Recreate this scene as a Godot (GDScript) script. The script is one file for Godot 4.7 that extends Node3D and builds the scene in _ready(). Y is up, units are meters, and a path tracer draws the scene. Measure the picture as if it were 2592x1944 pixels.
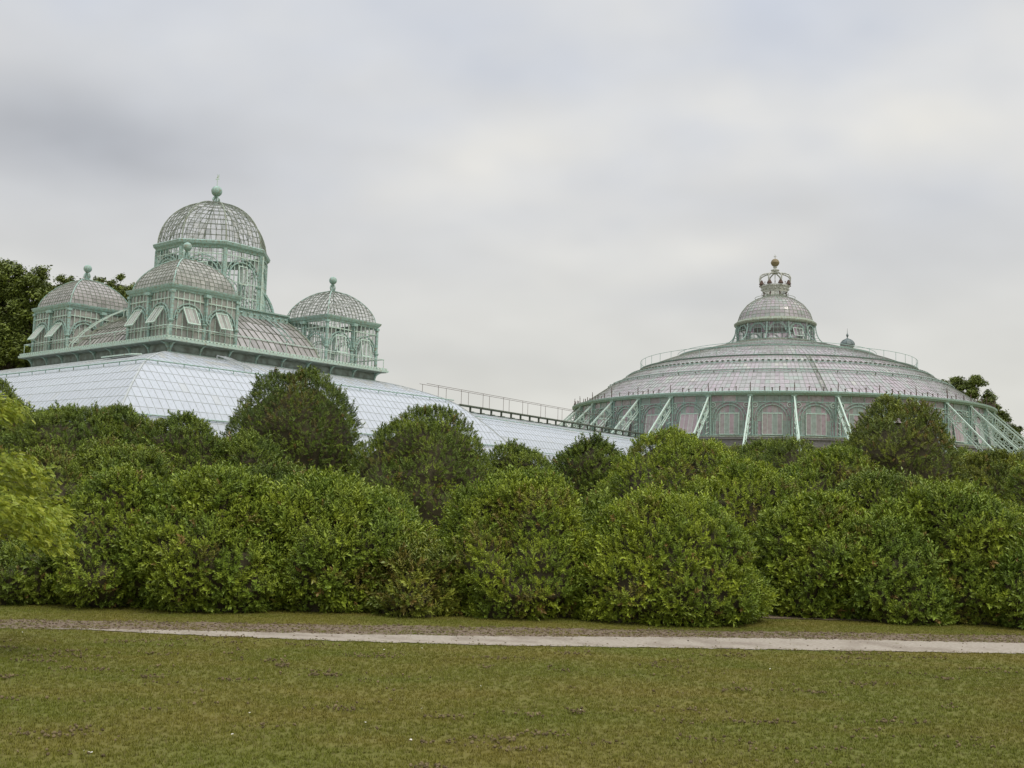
extends Node3D

# ---------------------------------------------------------------- mesh builder
class MB:
	var v := PackedVector3Array()
	var n := PackedVector3Array()
	var c := PackedColorArray()
	var col := Color(1, 1, 1, 1)
	func tri(a: Vector3, b: Vector3, d: Vector3, na: Vector3, nb: Vector3, nd: Vector3) -> void:
		# front faces run clockwise and agree with the normals
		if (b - a).cross(d - a).dot(na + nb + nd) < 0.0:
			v.push_back(a); v.push_back(b); v.push_back(d)
			n.push_back(na); n.push_back(nb); n.push_back(nd)
		else:
			v.push_back(a); v.push_back(d); v.push_back(b)
			n.push_back(na); n.push_back(nd); n.push_back(nb)
		c.push_back(col); c.push_back(col); c.push_back(col)
	func flat(a: Vector3, b: Vector3, d: Vector3) -> void:
		var nn := (b - a).cross(d - a).normalized()
		tri(a, b, d, nn, nn, nn)
	func quad(a: Vector3, b: Vector3, d: Vector3, e: Vector3) -> void:
		var nn := (d - a).cross(e - b).normalized()
		tri(a, b, d, nn, nn, nn)
		tri(a, d, e, nn, nn, nn)
	func poly(p: Array, nn: Vector3) -> void:
		for i in range(1, p.size() - 1):
			tri(p[0], p[i], p[i + 1], nn, nn, nn)
	func box(o: Vector3, hx: Vector3, hy: Vector3, hz: Vector3) -> void:
		quad(o - hx - hy + hz, o + hx - hy + hz, o + hx + hy + hz, o - hx + hy + hz)
		quad(o + hx - hy - hz, o - hx - hy - hz, o - hx + hy - hz, o + hx + hy - hz)
		quad(o + hx - hy + hz, o + hx - hy - hz, o + hx + hy - hz, o + hx + hy + hz)
		quad(o - hx - hy - hz, o - hx - hy + hz, o - hx + hy + hz, o - hx + hy - hz)
		quad(o - hx + hy + hz, o + hx + hy + hz, o + hx + hy - hz, o - hx + hy - hz)
		quad(o - hx - hy - hz, o + hx - hy - hz, o + hx - hy + hz, o - hx - hy + hz)
	func cube(o: Vector3, s: Vector3) -> void:
		box(o, Vector3(s.x / 2, 0, 0), Vector3(0, s.y / 2, 0), Vector3(0, 0, s.z / 2))
	func bar(p: Vector3, q: Vector3, w: float, h: float, up: Vector3) -> void:
		var d := q - p
		if d.length() < 1e-5: return
		var dn := d.normalized()
		var s := dn.cross(up)
		if s.length() < 1e-4: s = dn.cross(Vector3(0.3, 0.2, 0.9))
		s = s.normalized()
		var u := s.cross(dn)
		box((p + q) / 2, d / 2, s * w / 2, u * h / 2)
	func tube(p: Array, r0: float, r1: float, sides: int) -> void:
		var m := p.size()
		var prev := []
		var prevn := []
		var ref := Vector3(0.31, 0.17, 0.93)
		for i in m:
			var d: Vector3 = (p[mini(i + 1, m - 1)] - p[maxi(i - 1, 0)]).normalized()
			var s := d.cross(ref)
			if s.length() < 0.05: s = d.cross(Vector3(1, 0, 0))
			s = s.normalized()
			var u := s.cross(d)
			ref = (ref - d * ref.dot(d)).normalized()
			var r := lerpf(r0, r1, float(i) / maxf(1.0, m - 1))
			var cur := []
			var cn := []
			for k in sides:
				var a := TAU * k / sides
				var nn := s * cos(a) + u * sin(a)
				cn.push_back(nn); cur.push_back(p[i] + nn * r)
			if i > 0:
				for k in sides:
					var k2 := (k + 1) % sides
					tri(prev[k], prev[k2], cur[k2], prevn[k], prevn[k2], cn[k2])
					tri(prev[k], cur[k2], cur[k], prevn[k], cn[k2], cn[k])
			else:
				for k in range(1, sides - 1): tri(cur[0], cur[k + 1], cur[k], -d, -d, -d)
			if i == m - 1:
				for k in range(1, sides - 1): tri(cur[0], cur[k], cur[k + 1], d, d, d)
			prev = cur; prevn = cn
	func lathe(prof: Array, seg: int, o: Vector3, a0 := 0.0, a1 := TAU) -> void:
		for i in range(prof.size() - 1):
			var p: Vector2 = prof[i]
			var q: Vector2 = prof[i + 1]
			var pn := Vector2(q.y - p.y, p.x - q.x).normalized()
			for k in seg:
				var t0 := a0 + (a1 - a0) * k / seg
				var t1 := a0 + (a1 - a0) * (k + 1) / seg
				var e0 := Vector3(sin(t0), 0, cos(t0))
				var e1 := Vector3(sin(t1), 0, cos(t1))
				var n0 := e0 * pn.x + Vector3.UP * pn.y
				var n1 := e1 * pn.x + Vector3.UP * pn.y
				var A := o + e0 * p.x + Vector3.UP * p.y
				var B := o + e1 * p.x + Vector3.UP * p.y
				var C := o + e1 * q.x + Vector3.UP * q.y
				var D := o + e0 * q.x + Vector3.UP * q.y
				if p.x > 1e-5: tri(A, B, C, n0, n1, n1)
				if q.x > 1e-5: tri(A, C, D, n0, n1, n0)
	func ball(o: Vector3, r: float, seg := 12) -> void:
		for i in seg / 2:
			for k in seg:
				var q := []
				for w in [[0, 0], [0, 1], [1, 1], [1, 0]]:
					var th: float = PI * (i + w[0]) / (seg / 2)
					var ph: float = TAU * (k + w[1]) / seg
					q.push_back(Vector3(sin(th) * sin(ph), cos(th), sin(th) * cos(ph)))
				tri(o + q[0] * r, o + q[3] * r, o + q[2] * r, q[0], q[3], q[2])
				tri(o + q[0] * r, o + q[2] * r, o + q[1] * r, q[0], q[2], q[1])
	# a moulding swept round a regular polygon with `sides` sides; prof = (distance to the side, height)
	func ngon(prof: Array, sides: int, o: Vector3) -> void:
		for k in sides:
			var a := TAU * k / sides
			var od := Vector3(sin(a), 0, cos(a))
			var td := Vector3(cos(a), 0, -sin(a))
			for i in range(prof.size() - 1):
				var p: Vector2 = prof[i]
				var q: Vector2 = prof[i + 1]
				var hp := p.x * tan(PI / sides)
				var hq := q.x * tan(PI / sides)
				quad(o + od * p.x - td * hp + Vector3.UP * p.y, o + od * p.x + td * hp + Vector3.UP * p.y, o + od * q.x + td * hq + Vector3.UP * q.y, o + od * q.x - td * hq + Vector3.UP * q.y)
	func mesh() -> ArrayMesh:
		var m := ArrayMesh.new()
		if v.size() == 0: return m
		var a := []
		a.resize(Mesh.ARRAY_MAX)
		a[Mesh.ARRAY_VERTEX] = v
		a[Mesh.ARRAY_NORMAL] = n
		a[Mesh.ARRAY_COLOR] = c
		m.add_surface_from_arrays(Mesh.PRIMITIVE_TRIANGLES, a)
		return m

# ---------------------------------------------------------------- constants measured from the photograph
const EYE := 1.8
const PITCH := 6.22
const ROLL := 1.636
const FOV := 39.847
const FOCAL := 2681.67        # in pixels of the 2592 x 1944 photograph
const K := 6.64               # metres per unit of the greenhouse survey
const SIDE := 13.428          # side of the square ledge
const HALF := 6.714
const GH_AT := Vector3(-16.157, 0, -55.538)
const GH_TURN := 50.609
const ROT_AT := Vector3(26.22, 0, -105)

var rng := RandomNumberGenerator.new()
var M := {}
var noise := FastNoiseLite.new()
var noise2 := FastNoiseLite.new()
var panes := []               # glass panes waiting to become nodes
var used := {}

# ---------------------------------------------------------------- small helpers
func ray(u: float, w: float) -> Vector3:
	var r := deg_to_rad(ROLL)
	var p := deg_to_rad(PITCH)
	var dx := u - 1296.0
	var dy := w - 972.0
	var x := dx * cos(r) + dy * sin(r)
	var y := -dx * sin(r) + dy * cos(r)
	var cx := x / FOCAL
	var cy := -y / FOCAL
	return Vector3(cx, cy * cos(p) + sin(p), cy * sin(p) - cos(p))
func at_depth(u: float, w: float, d: float) -> Vector3:
	var q := ray(u, w)
	return q * (d / -q.z) + Vector3(0, EYE, 0)
func at_height(u: float, w: float, y: float) -> Vector3:
	var q := ray(u, w)
	return q * ((y - EYE) / q.y) + Vector3(0, EYE, 0)

func numbered(called: String) -> String:
	if not used.has(called):
		used[called] = 0
		return called
	used[called] += 1
	return "%s_%03d" % [called, used[called]]
func thing(called: String, label: String, category: String, at := Vector3.ZERO, group := "") -> Node3D:
	var o := Node3D.new()
	o.name = numbered(called)
	add_child(o)
	o.position = at
	tag(o, label, category, group)
	return o
func tag(o: Node, label: String, category: String, group := "") -> void:
	o.set_meta("label", label)
	o.set_meta("category", category)
	if group != "": o.set_meta("group", group)
func part(called: String, mesh: Mesh, m: Material, parent: Node, kind := "") -> MeshInstance3D:
	var o := MeshInstance3D.new()
	o.name = called
	o.mesh = mesh
	o.material_override = m
	if kind != "": o.set_meta("kind", kind)
	parent.add_child(o, true)
	return o

func mat(c: Color, rough := 0.7, spec := 0.5) -> StandardMaterial3D:
	var m := StandardMaterial3D.new()
	m.albedo_color = c.linear_to_srgb()
	m.roughness = rough
	m.metallic_specular = spec
	m.cull_mode = BaseMaterial3D.CULL_DISABLED
	return m
func tex_noise(seed_: int, freq: float, stops: Array, cols: Array, size := 512, oct := 4) -> ImageTexture:
	# a seamless noise picture, coloured through linear-colour stops
	var f := FastNoiseLite.new()
	f.seed = seed_
	f.frequency = freq
	f.fractal_octaves = oct
	var src := f.get_seamless_image(size, size)
	src.convert(Image.FORMAT_L8)
	var d := src.get_data()
	var out := PackedByteArray()
	out.resize(size * size * 3)
	var lut := []
	for i in 256:
		var t := i / 255.0
		var k := 0
		while k < stops.size() - 2 and t > stops[k + 1]: k += 1
		var cc: Color = cols[k].lerp(cols[k + 1], clampf((t - stops[k]) / (stops[k + 1] - stops[k]), 0, 1))
		lut.push_back(cc.linear_to_srgb())
	for i in size * size:
		var cc: Color = lut[d[i]]
		out[i * 3] = cc.r8
		out[i * 3 + 1] = cc.g8
		out[i * 3 + 2] = cc.b8
	return ImageTexture.create_from_image(Image.create_from_data(size, size, false, Image.FORMAT_RGB8, out))
func textured(t: Texture2D, scale: float, rough := 0.8, vc := false) -> StandardMaterial3D:
	var m := mat(Color(1, 1, 1), rough)
	m.albedo_texture = t
	m.uv1_triplanar = true
	m.uv1_world_triplanar = true
	m.uv1_scale = Vector3.ONE * scale
	m.vertex_color_use_as_albedo = vc
	return m

func smooth(a: float, b: float, x: float) -> float:
	var t := clampf((x - a) / (b - a), 0, 1)
	return t * t * (3 - 2 * t)
func ground_y(x: float, z: float) -> float:
	var d := -z
	return smooth(17.0, 125.0, d) * (3.4 + 3.4 * smooth(-12, 22, x))

# ================================================================ scene
func _ready() -> void:
	rng.seed = 20240611
	noise.seed = 7
	noise.frequency = 1.0
	noise.fractal_octaves = 3
	noise2.seed = 23
	noise2.frequency = 1.0
	noise2.fractal_octaves = 2
	# --- camera
	var cam := Camera3D.new()
	cam.name = "camera"
	add_child(cam)
	cam.fov = FOV
	cam.near = 0.1
	cam.far = 4000
	cam.position = Vector3(0, EYE, 0)
	cam.basis = Basis(Vector3.RIGHT, deg_to_rad(PITCH)) * Basis(Vector3.BACK, deg_to_rad(ROLL))
	cam.current = true
	# --- sky
	var env := Environment.new()
	env.background_mode = Environment.BG_SKY
	var sky := Sky.new()
	var pan := PanoramaSkyMaterial.new()
	pan.panorama = sky_picture()
	sky.sky_material = pan
	env.sky = sky
	env.background_energy_multiplier = 1.0
	env.tonemap_mode = Environment.TONE_MAPPER_LINEAR
	env.tonemap_exposure = 1.0
	env.ssao_enabled = true
	env.ssil_enabled = true
	env.sdfgi_enabled = true
	var we := WorldEnvironment.new()
	we.name = "environment"
	we.environment = env
	add_child(we)
	# --- sun behind thin cloud, high and behind the camera
	var sun := DirectionalLight3D.new()
	sun.name = "sun"
	sun.light_energy = 0.5
	sun.light_angular_distance = 20.0
	sun.light_color = Color(1.0, 0.97, 0.92)
	sun.shadow_enabled = true
	add_child(sun)
	sun.look_at_from_position(Vector3(18, 42, 22), Vector3.ZERO)
	materials()
	print("materials ", Time.get_ticks_msec())
	# --- setting
	build_ground()
	print("ground ", Time.get_ticks_msec())
	# --- buildings
	build_greenhouse()
	build_corridor()
	build_rotunda()
	build_turret()
	print("buildings ", Time.get_ticks_msec())
	# --- plants
	build_trees()
	print("trees ", Time.get_ticks_msec())
	build_bushes()
	print("bushes ", Time.get_ticks_msec())
	build_lawn()
	print("lawn ", Time.get_ticks_msec())

# ---------------------------------------------------------------- sky
func sky_picture() -> ImageTexture:
	var W := 1024
	var H := 512
	var f := FastNoiseLite.new()
	f.seed = 5
	f.frequency = 1.0
	f.fractal_octaves = 5
	f.fractal_gain = 0.5
	var g := FastNoiseLite.new()
	g.seed = 41
	g.frequency = 1.0
	g.fractal_octaves = 3
	# darker cloud bellies and paler gaps seen in the photograph: pixel u, v, half width, half height (degrees), strength
	var belly := []
	for b in [[180, 400, 10, 2.8, 0.20], [480, 360, 8, 2.4, 0.11], [60, 560, 8, 2.0, 0.05], [1950, 510, 5.5, 1.4, 0.12], [2330, 650, 7, 1.8, 0.12], [1780, 760, 6, 0.9, 0.10], [1300, 240, 6, 1.5, 0.05], [1180, 930, 9, 1.0, 0.07], [330, 650, 8, 1.0, 0.06], [120, 250, 6, 2.2, 0.10], [900, 640, 6, 1.2, 0.05], [1500, 330, 13, 4.5, -0.07], [2350, 250, 12, 4.5, -0.07], [1250, 520, 8, 2.4, -0.04], [1700, 640, 6, 0.8, -0.05], [600, 60, 10, 2.0, -0.04]]:
		var q := ray(b[0], b[1]).normalized()
		belly.push_back([atan2(q.x, -q.z), asin(q.y), deg_to_rad(b[2]), deg_to_rad(b[3]), b[4]])
	var img := Image.create(W, H, false, Image.FORMAT_RGBF)
	for y in H:
		var el := PI / 2 - PI * (y + 0.5) / H
		for x in W:
			var az := wrapf(TAU * (x + 0.5) / W, -PI, PI)
			var dir := Vector3(sin(az) * cos(el), sin(el), -cos(az) * cos(el))
			var s := maxf(dir.y, 0.0)
			# cloud sheet projected on a high plane: streaks flatten towards the horizon
			var pl := Vector2(dir.x, dir.z) / (s + 0.34)
			var a := f.get_noise_3d(pl.x * 2.0, pl.y * 2.6, 0.0)
			var b := g.get_noise_3d(pl.x * 0.45 + 9.0, pl.y * 0.6, 3.0)
			# an overcast sky grows brighter towards the zenith
			var l := 0.69 * (1.0 + 1.2 * smooth(0.40, 1.0, s)) + 0.06 * a + 0.045 * b + 0.030 * f.get_noise_3d(pl.x * 6.0, pl.y * 9.0, 4.0)
			var blue := 0.016 + 0.05 * smooth(0.10, 0.5, s) - 0.16 * (a * 0.7 + b * 0.5) * smooth(0.1, 0.4, s)
			for q in belly:
				var da: float = (az - q[0]) / q[2]
				var de: float = (el - q[1]) / q[3]
				var w: float = exp(-(da * da + de * de)) * q[4] * 0.52 * (1.0 + 1.4 * a)
				l -= w
				blue += 0.42 * w
			var warm := 1.0 - smooth(0.02, 0.30, s)
			var r := l * (1.0 - 0.50 * blue + 0.022 * warm)
			var gg := l * (1.0 - 0.12 * blue + 0.010 * warm)
			var bl := l * (0.985 + 0.75 * blue - 0.065 * warm)
			if dir.y < 0: 
				r = 0.2; gg = 0.21; bl = 0.18
			img.set_pixel(x, y, Color(r, gg, bl))
	return ImageTexture.create_from_image(img)

# ---------------------------------------------------------------- materials
func materials() -> void:
	var mint := Color(0.31, 0.475, 0.43)
	M.paint = textured(tex_noise(3, 0.012, [0.0, 0.31, 0.41, 0.58, 0.78, 1.0], [Color(0.24, 0.14, 0.07), Color(0.30, 0.32, 0.24), Color(0.28, 0.41, 0.365), mint, Color(0.40, 0.55, 0.505), Color(0.54, 0.64, 0.60)], 512, 5), 1.1, 0.6)
	M.paint_pale = textured(tex_noise(13, 0.012, [0.0, 0.28, 0.45, 0.7, 1.0], [Color(0.34, 0.25, 0.15), Color(0.48, 0.50, 0.41), Color(0.48, 0.63, 0.55), Color(0.56, 0.70, 0.63), Color(0.66, 0.74, 0.68)], 512, 5), 1.3, 0.6)
	M.bar = textured(tex_noise(17, 0.02, [0.0, 0.4, 0.65, 1.0], [Color(0.17, 0.15, 0.10), Color(0.26, 0.28, 0.21), Color(0.33, 0.40, 0.33), Color(0.42, 0.50, 0.44)], 256, 4), 0.8, 0.75)
	M.bar_dark = textured(tex_noise(18, 0.02, [0.0, 0.5, 1.0], [Color(0.07, 0.07, 0.05), Color(0.12, 0.14, 0.10), Color(0.19, 0.24, 0.19)], 256, 4), 0.8, 0.8)
	M.bar_mid = textured(tex_noise(20, 0.02, [0.0, 0.5, 1.0], [Color(0.12, 0.11, 0.08), Color(0.20, 0.225, 0.18), Color(0.29, 0.345, 0.29)], 256, 4), 0.8, 0.8)
	M.bar_white = textured(tex_noise(19, 0.02, [0.0, 0.5, 1.0], [Color(0.34, 0.36, 0.34), Color(0.46, 0.49, 0.49), Color(0.54, 0.58, 0.60)], 256, 4), 0.8, 0.75)
	M.rust = textured(tex_noise(29, 0.03, [0.0, 0.5, 1.0], [Color(0.05, 0.032, 0.025), Color(0.10, 0.060, 0.045), Color(0.17, 0.13, 0.10)], 256, 4), 1.5, 0.9)
	M.slate = textured(tex_noise(31, 0.012, [0.0, 0.35, 0.6, 1.0], [Color(0.10, 0.10, 0.08), Color(0.17, 0.19, 0.165), Color(0.22, 0.27, 0.24), Color(0.30, 0.34, 0.30)], 512, 5), 0.5, 0.8)
	M.stone = textured(tex_noise(33, 0.015, [0.0, 0.5, 1.0], [Color(0.13, 0.12, 0.12), Color(0.20, 0.19, 0.19), Color(0.27, 0.255, 0.25)], 512, 5), 0.5, 0.9)
	M.crown = textured(tex_noise(35, 0.02, [0.0, 0.35, 0.6, 1.0], [Color(0.18, 0.14, 0.09), Color(0.38, 0.37, 0.31), Color(0.56, 0.58, 0.54), Color(0.68, 0.70, 0.66)], 256, 4), 1.2, 0.6)
	M.gold = textured(tex_noise(36, 0.02, [0.0, 0.5, 1.0], [Color(0.13, 0.10, 0.045), Color(0.22, 0.17, 0.085), Color(0.30, 0.25, 0.14)], 256, 4), 1.5, 0.55)
	M.lead = textured(tex_noise(37, 0.02, [0.0, 0.5, 1.0], [Color(0.05, 0.06, 0.06), Color(0.13, 0.17, 0.17), Color(0.24, 0.30, 0.29)], 256, 4), 0.6, 0.55)
	var grime := tex_noise(39, 0.015, [0.0, 0.35, 0.6, 1.0], [Color(0.62, 0.61, 0.57), Color(0.80, 0.80, 0.78), Color(0.95, 0.95, 0.95), Color(1, 1, 1)], 512, 5)
	M.glass = textured(grime, 0.35, 0.16, true)
	M.glass.transparency = BaseMaterial3D.TRANSPARENCY_ALPHA
	M.glass_white = textured(tex_noise(45, 0.02, [0.0, 0.25, 0.5, 1.0], [Color(0.66, 0.65, 0.61), Color(0.83, 0.83, 0.82), Color(0.96, 0.96, 0.97), Color(1, 1, 1)], 512, 5), 0.45, 0.32, true)
	M.glass_white.uv1_scale = Vector3(0.9, 0.22, 0.9)
	M.bark = textured(tex_noise(51, 0.03, [0.0, 0.5, 1.0], [Color(0.03, 0.022, 0.016), Color(0.07, 0.052, 0.04), Color(0.12, 0.095, 0.075)], 256, 4), 1.5, 0.95)
	M.twigs = textured(tex_noise(53, 0.05, [0.0, 0.5, 1.0], [Color(0.040, 0.030, 0.018), Color(0.066, 0.056, 0.028), Color(0.095, 0.085, 0.036)], 256, 4), 2.5, 0.95)  # twig brown of the closed bush cores, standing in for inner shade
	M.soil = textured(tex_noise(55, 0.03, [0.0, 0.35, 0.6, 1.0], [Color(0.090, 0.064, 0.038), Color(0.138, 0.098, 0.062), Color(0.178, 0.134, 0.090), Color(0.225, 0.178, 0.130)], 512, 5), 0.7, 0.95)
	M.path = textured(tex_noise(57, 0.04, [0.0, 0.3, 0.6, 1.0], [Color(0.22, 0.185, 0.145), Color(0.31, 0.27, 0.22), Color(0.36, 0.315, 0.26), Color(0.44, 0.39, 0.33)], 1024, 5), 0.4, 0.95)
	M.path.detail_enabled = true
	M.path.detail_blend_mode = BaseMaterial3D.BLEND_MODE_MUL
	M.path.detail_albedo = tex_noise(58, 0.006, [0.0, 0.35, 0.55, 1.0], [Color(0.66, 0.63, 0.60), Color(0.84, 0.82, 0.80), Color(0.98, 0.98, 0.97), Color(1, 1, 1)], 512, 4)
	M.ground = textured(tex_noise(59, 0.03, [0.0, 0.35, 0.55, 0.75, 1.0], [Color(0.80, 0.76, 0.66), Color(0.90, 0.89, 0.78), Color(0.96, 0.97, 0.84), Color(0.98, 1.0, 0.87), Color(1.0, 1.0, 0.92)], 1024, 5), 0.45, 0.95, true)
	M.leaf = mat(Color(1, 1, 1), 0.42, 0.4)
	M.leaf.vertex_color_use_as_albedo = true
	M.leaf.backlight = Color(0.85, 1.0, 0.3)
	M.blade = mat(Color(1, 1, 1), 0.6, 0.3)
	M.blade.vertex_color_use_as_albedo = true
	M.blade.backlight = Color(0.55, 0.6, 0.2)
	M.clod = mat(Color(1, 1, 1), 0.95, 0.2)
	M.clod.vertex_color_use_as_albedo = true
	M.petal = mat(Color(0.8, 0.8, 0.78), 0.7, 0.3)
	M.stemgreen = mat(Color(0.09, 0.13, 0.03), 0.7)

# ---------------------------------------------------------------- glazing
func pane_colour(style: String) -> Color:
	var j := rng.randf_range(0.90, 1.08)
	var p := rng.randf()
	match style:
		"white":
			var c := Color(0.525, 0.565, 0.62) * lerpf(1.0, j, 0.22)
			if p < 0.03: c = Color(0.52, 0.55, 0.58)
			return Color(minf(c.r, 0.88), minf(c.g, 0.88), minf(c.b, 0.9), 1.0)
		"soiled":
			j = lerpf(1.0, j, 0.4)
			return Color(0.50 * j, 0.51 * j, 0.50 * j, 1.0)
		"clear":
			var a := 0.17
			if p < 0.12: a = 0.50
			elif p < 0.34: a = 0.30
			elif p > 0.8: a = 0.07
			return Color(0.54 * j, 0.545 * j, 0.52 * j, a)
		"dirty":
			var a2 := 0.80
			if p < 0.2: a2 = 0.62
			elif p > 0.8: a2 = 0.93
			return Color(0.49 * j, 0.485 * j, 0.45 * j, a2 - 0.06)
		"film":
			return Color(0.46 * j, 0.435 * j, 0.425 * j, 0.88 if p < 0.8 else 0.72)
		"lavender":
			var c2 := Color(0.464, 0.417, 0.444)
			if p < 0.12: c2 = Color(0.464, 0.399, 0.436)
			elif p < 0.30: c2 = Color(0.429, 0.443, 0.433)
			elif p < 0.36: c2 = Color(0.511, 0.488, 0.489)
			elif p < 0.38: c2 = Color(0.557, 0.524, 0.504)
			j = lerpf(1.0, j, 0.5)
			return Color(c2.r * j, c2.g * j, c2.b * j, 0.90 if p < 0.93 else 0.75)
		"lantern":
			if p < 0.2: return Color(0.46 * j, 0.34 * j, 0.42 * j, 0.5)
			if p < 0.3: return Color(0.28 * j, 0.40 * j, 0.34 * j, 0.5)
			return Color(0.50 * j, 0.48 * j, 0.48 * j, 0.20)
		"wall":
			if p < 0.27: return Color(0.46 * j, 0.365 * j, 0.405 * j, 0.84)
			if p < 0.60: return Color(0.37 * j, 0.44 * j, 0.405 * j, 0.82)
			if p < 0.88: return Color(0.45 * j, 0.40 * j, 0.41 * j, 0.83)
			return Color(0.54 * j, 0.47 * j, 0.49 * j, 0.88)
	return Color(0.5, 0.5, 0.5, 0.5)

func add_pane(p: Array, nn: Vector3, style: String, owner_part: Node3D, patch := 0.0) -> void:
	# each pane lies a little out of true, as old putty-set glass does
	var col := pane_colour(style)
	if patch != 0.0:
		col = Color(col.r * (1 + patch), col.g * (1 - patch * 0.25), col.b * (1 + patch * 0.6), col.a)
	var tilt := Vector3(rng.randf_range(-1, 1), rng.randf_range(-1, 1), rng.randf_range(-1, 1)) * (0.005 if style == "white" else 0.022)
	var out := []
	var mid := Vector3.ZERO
	for q in p: mid += q
	mid /= p.size()
	for q in p: out.push_back(q + nn * tilt.dot(q - mid))
	var n2 := nn
	if out.size() >= 3:
		n2 = (out[1] - out[0]).cross(out[2] - out[0]).normalized()
		if n2.dot(nn) < 0: n2 = -n2
	panes.push_back([out, n2, col, style in ["white", "soiled"], owner_part])

func clip_poly(poly: Array, h0: float, h1: float) -> Array:
	# keeps |s| <= h0 + (h1 - h0) * v of a polygon in (s, v)
	for sg in [1.0, -1.0]:
		var res := []
		var m := poly.size()
		for i in m:
			var a: Vector2 = poly[i]
			var b: Vector2 = poly[(i + 1) % m]
			var fa: float = h0 + (h1 - h0) * a.y - sg * a.x
			var fb: float = h0 + (h1 - h0) * b.y - sg * b.x
			if fa >= 0: res.push_back(a)
			if (fa >= 0) != (fb >= 0): res.push_back(a.lerp(b, fa / (fa - fb)))
		poly = res
		if poly.size() < 3: return []
	return poly

# one glazed face: rows = [distance outwards, height, half length]; od, td the outward and sideways directions
func glaze(rows: Array, od: Vector3, td: Vector3, o: Vector3, step: float, style: String, part_node: Node3D, bars: MB, bw: float, row_bars := true, flip := 1.0) -> void:
	var hmax := 0.0
	for r in rows: hmax = maxf(hmax, r[2])
	var nc := int(ceil(hmax / step - 0.001))
	var cols := []
	for j in range(-nc, nc + 1): cols.push_back(j * step)
	for i in range(rows.size() - 1):
		var A: Array = rows[i]
		var B: Array = rows[i + 1]
		var pa: Vector3 = o + od * A[0] + Vector3.UP * A[1]
		var pb: Vector3 = o + od * B[0] + Vector3.UP * B[1]
		var nn := td.cross(pb - pa).normalized()
		if nn.dot(od + Vector3.UP * 0.6) < 0: nn = -nn
		nn *= flip
		for j in range(cols.size() - 1):
			var poly := clip_poly([Vector2(cols[j], 0), Vector2(cols[j + 1], 0), Vector2(cols[j + 1], 1), Vector2(cols[j], 1)], A[2], B[2])
			if poly.size() < 3: continue
			var pts := []
			for q in poly: pts.push_back(pa.lerp(pb, q.y) + td * q.x)
			var ar := 0.0
			for k in range(1, pts.size() - 1): ar += (pts[k] - pts[0]).cross(pts[k + 1] - pts[0]).length() / 2
			if ar < 0.0008: continue
			add_pane(pts, nn, "soiled" if style == "white" and i < 4 and rng.randf() < 0.75 - 0.15 * i else style, part_node)
		for j in range(cols.size()):
			var s: float = absf(cols[j])
			var v0 := 0.0
			var v1 := 1.0
			if s > maxf(A[2], B[2]) + 1e-4: continue
			if s > A[2] and B[2] != A[2]: v0 = clampf((s - A[2]) / (B[2] - A[2]), 0, 1)
			if s > B[2] and B[2] != A[2]: v1 = clampf((s - A[2]) / (B[2] - A[2]), 0, 1)
			if v1 - v0 < 0.02: continue
			bars.bar(pa.lerp(pb, v0) + td * cols[j] + nn * bw * 0.4, pa.lerp(pb, v1) + td * cols[j] + nn * bw * 0.4, bw, bw * (1.2 if style == "white" else 1.3), nn)
		if row_bars:
			bars.bar(pa - td * A[2] + nn * bw * 0.2, pa + td * A[2] + nn * bw * 0.2, bw * 0.9, bw, nn)

func glaze_ring(prof: Array, seg: int, style: String, part_node: Node3D, bars: MB, bw: float, from_k := 0, to_k := -1) -> void:
	if to_k < 0: to_k = seg
	for i in range(prof.size() - 1):
		var A: Vector2 = prof[i]
		var B: Vector2 = prof[i + 1]
		for k in range(from_k, to_k):
			var t0 := TAU * k / seg
			var t1 := TAU * (k + 1) / seg
			var e0 := Vector3(sin(t0), 0, cos(t0))
			var e1 := Vector3(sin(t1), 0, cos(t1))
			var em := (e0 + e1).normalized()
			var nn := (em * (B.y - A.y) + Vector3.UP * (A.x - B.x)).normalized()
			var p := [e0 * A.x + Vector3.UP * A.y, e1 * A.x + Vector3.UP * A.y, e1 * B.x + Vector3.UP * B.y, e0 * B.x + Vector3.UP * B.y]
			add_pane(p, nn, style, part_node, 0.10 * noise.get_noise_3d(em.x * 9.0, A.y * 0.35, em.z * 9.0) - 0.03 + 0.06 * noise2.get_noise_3d(em.x * 22.0, A.y * 0.5, em.z * 22.0))
			var off := nn * bw * 0.4
			bars.bar(p[0] + off, p[3] + off, bw, bw * 1.2, nn)
			bars.bar(p[0] + off * 0.5, p[1] + off * 0.5, bw * 0.8, bw, nn)

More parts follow.
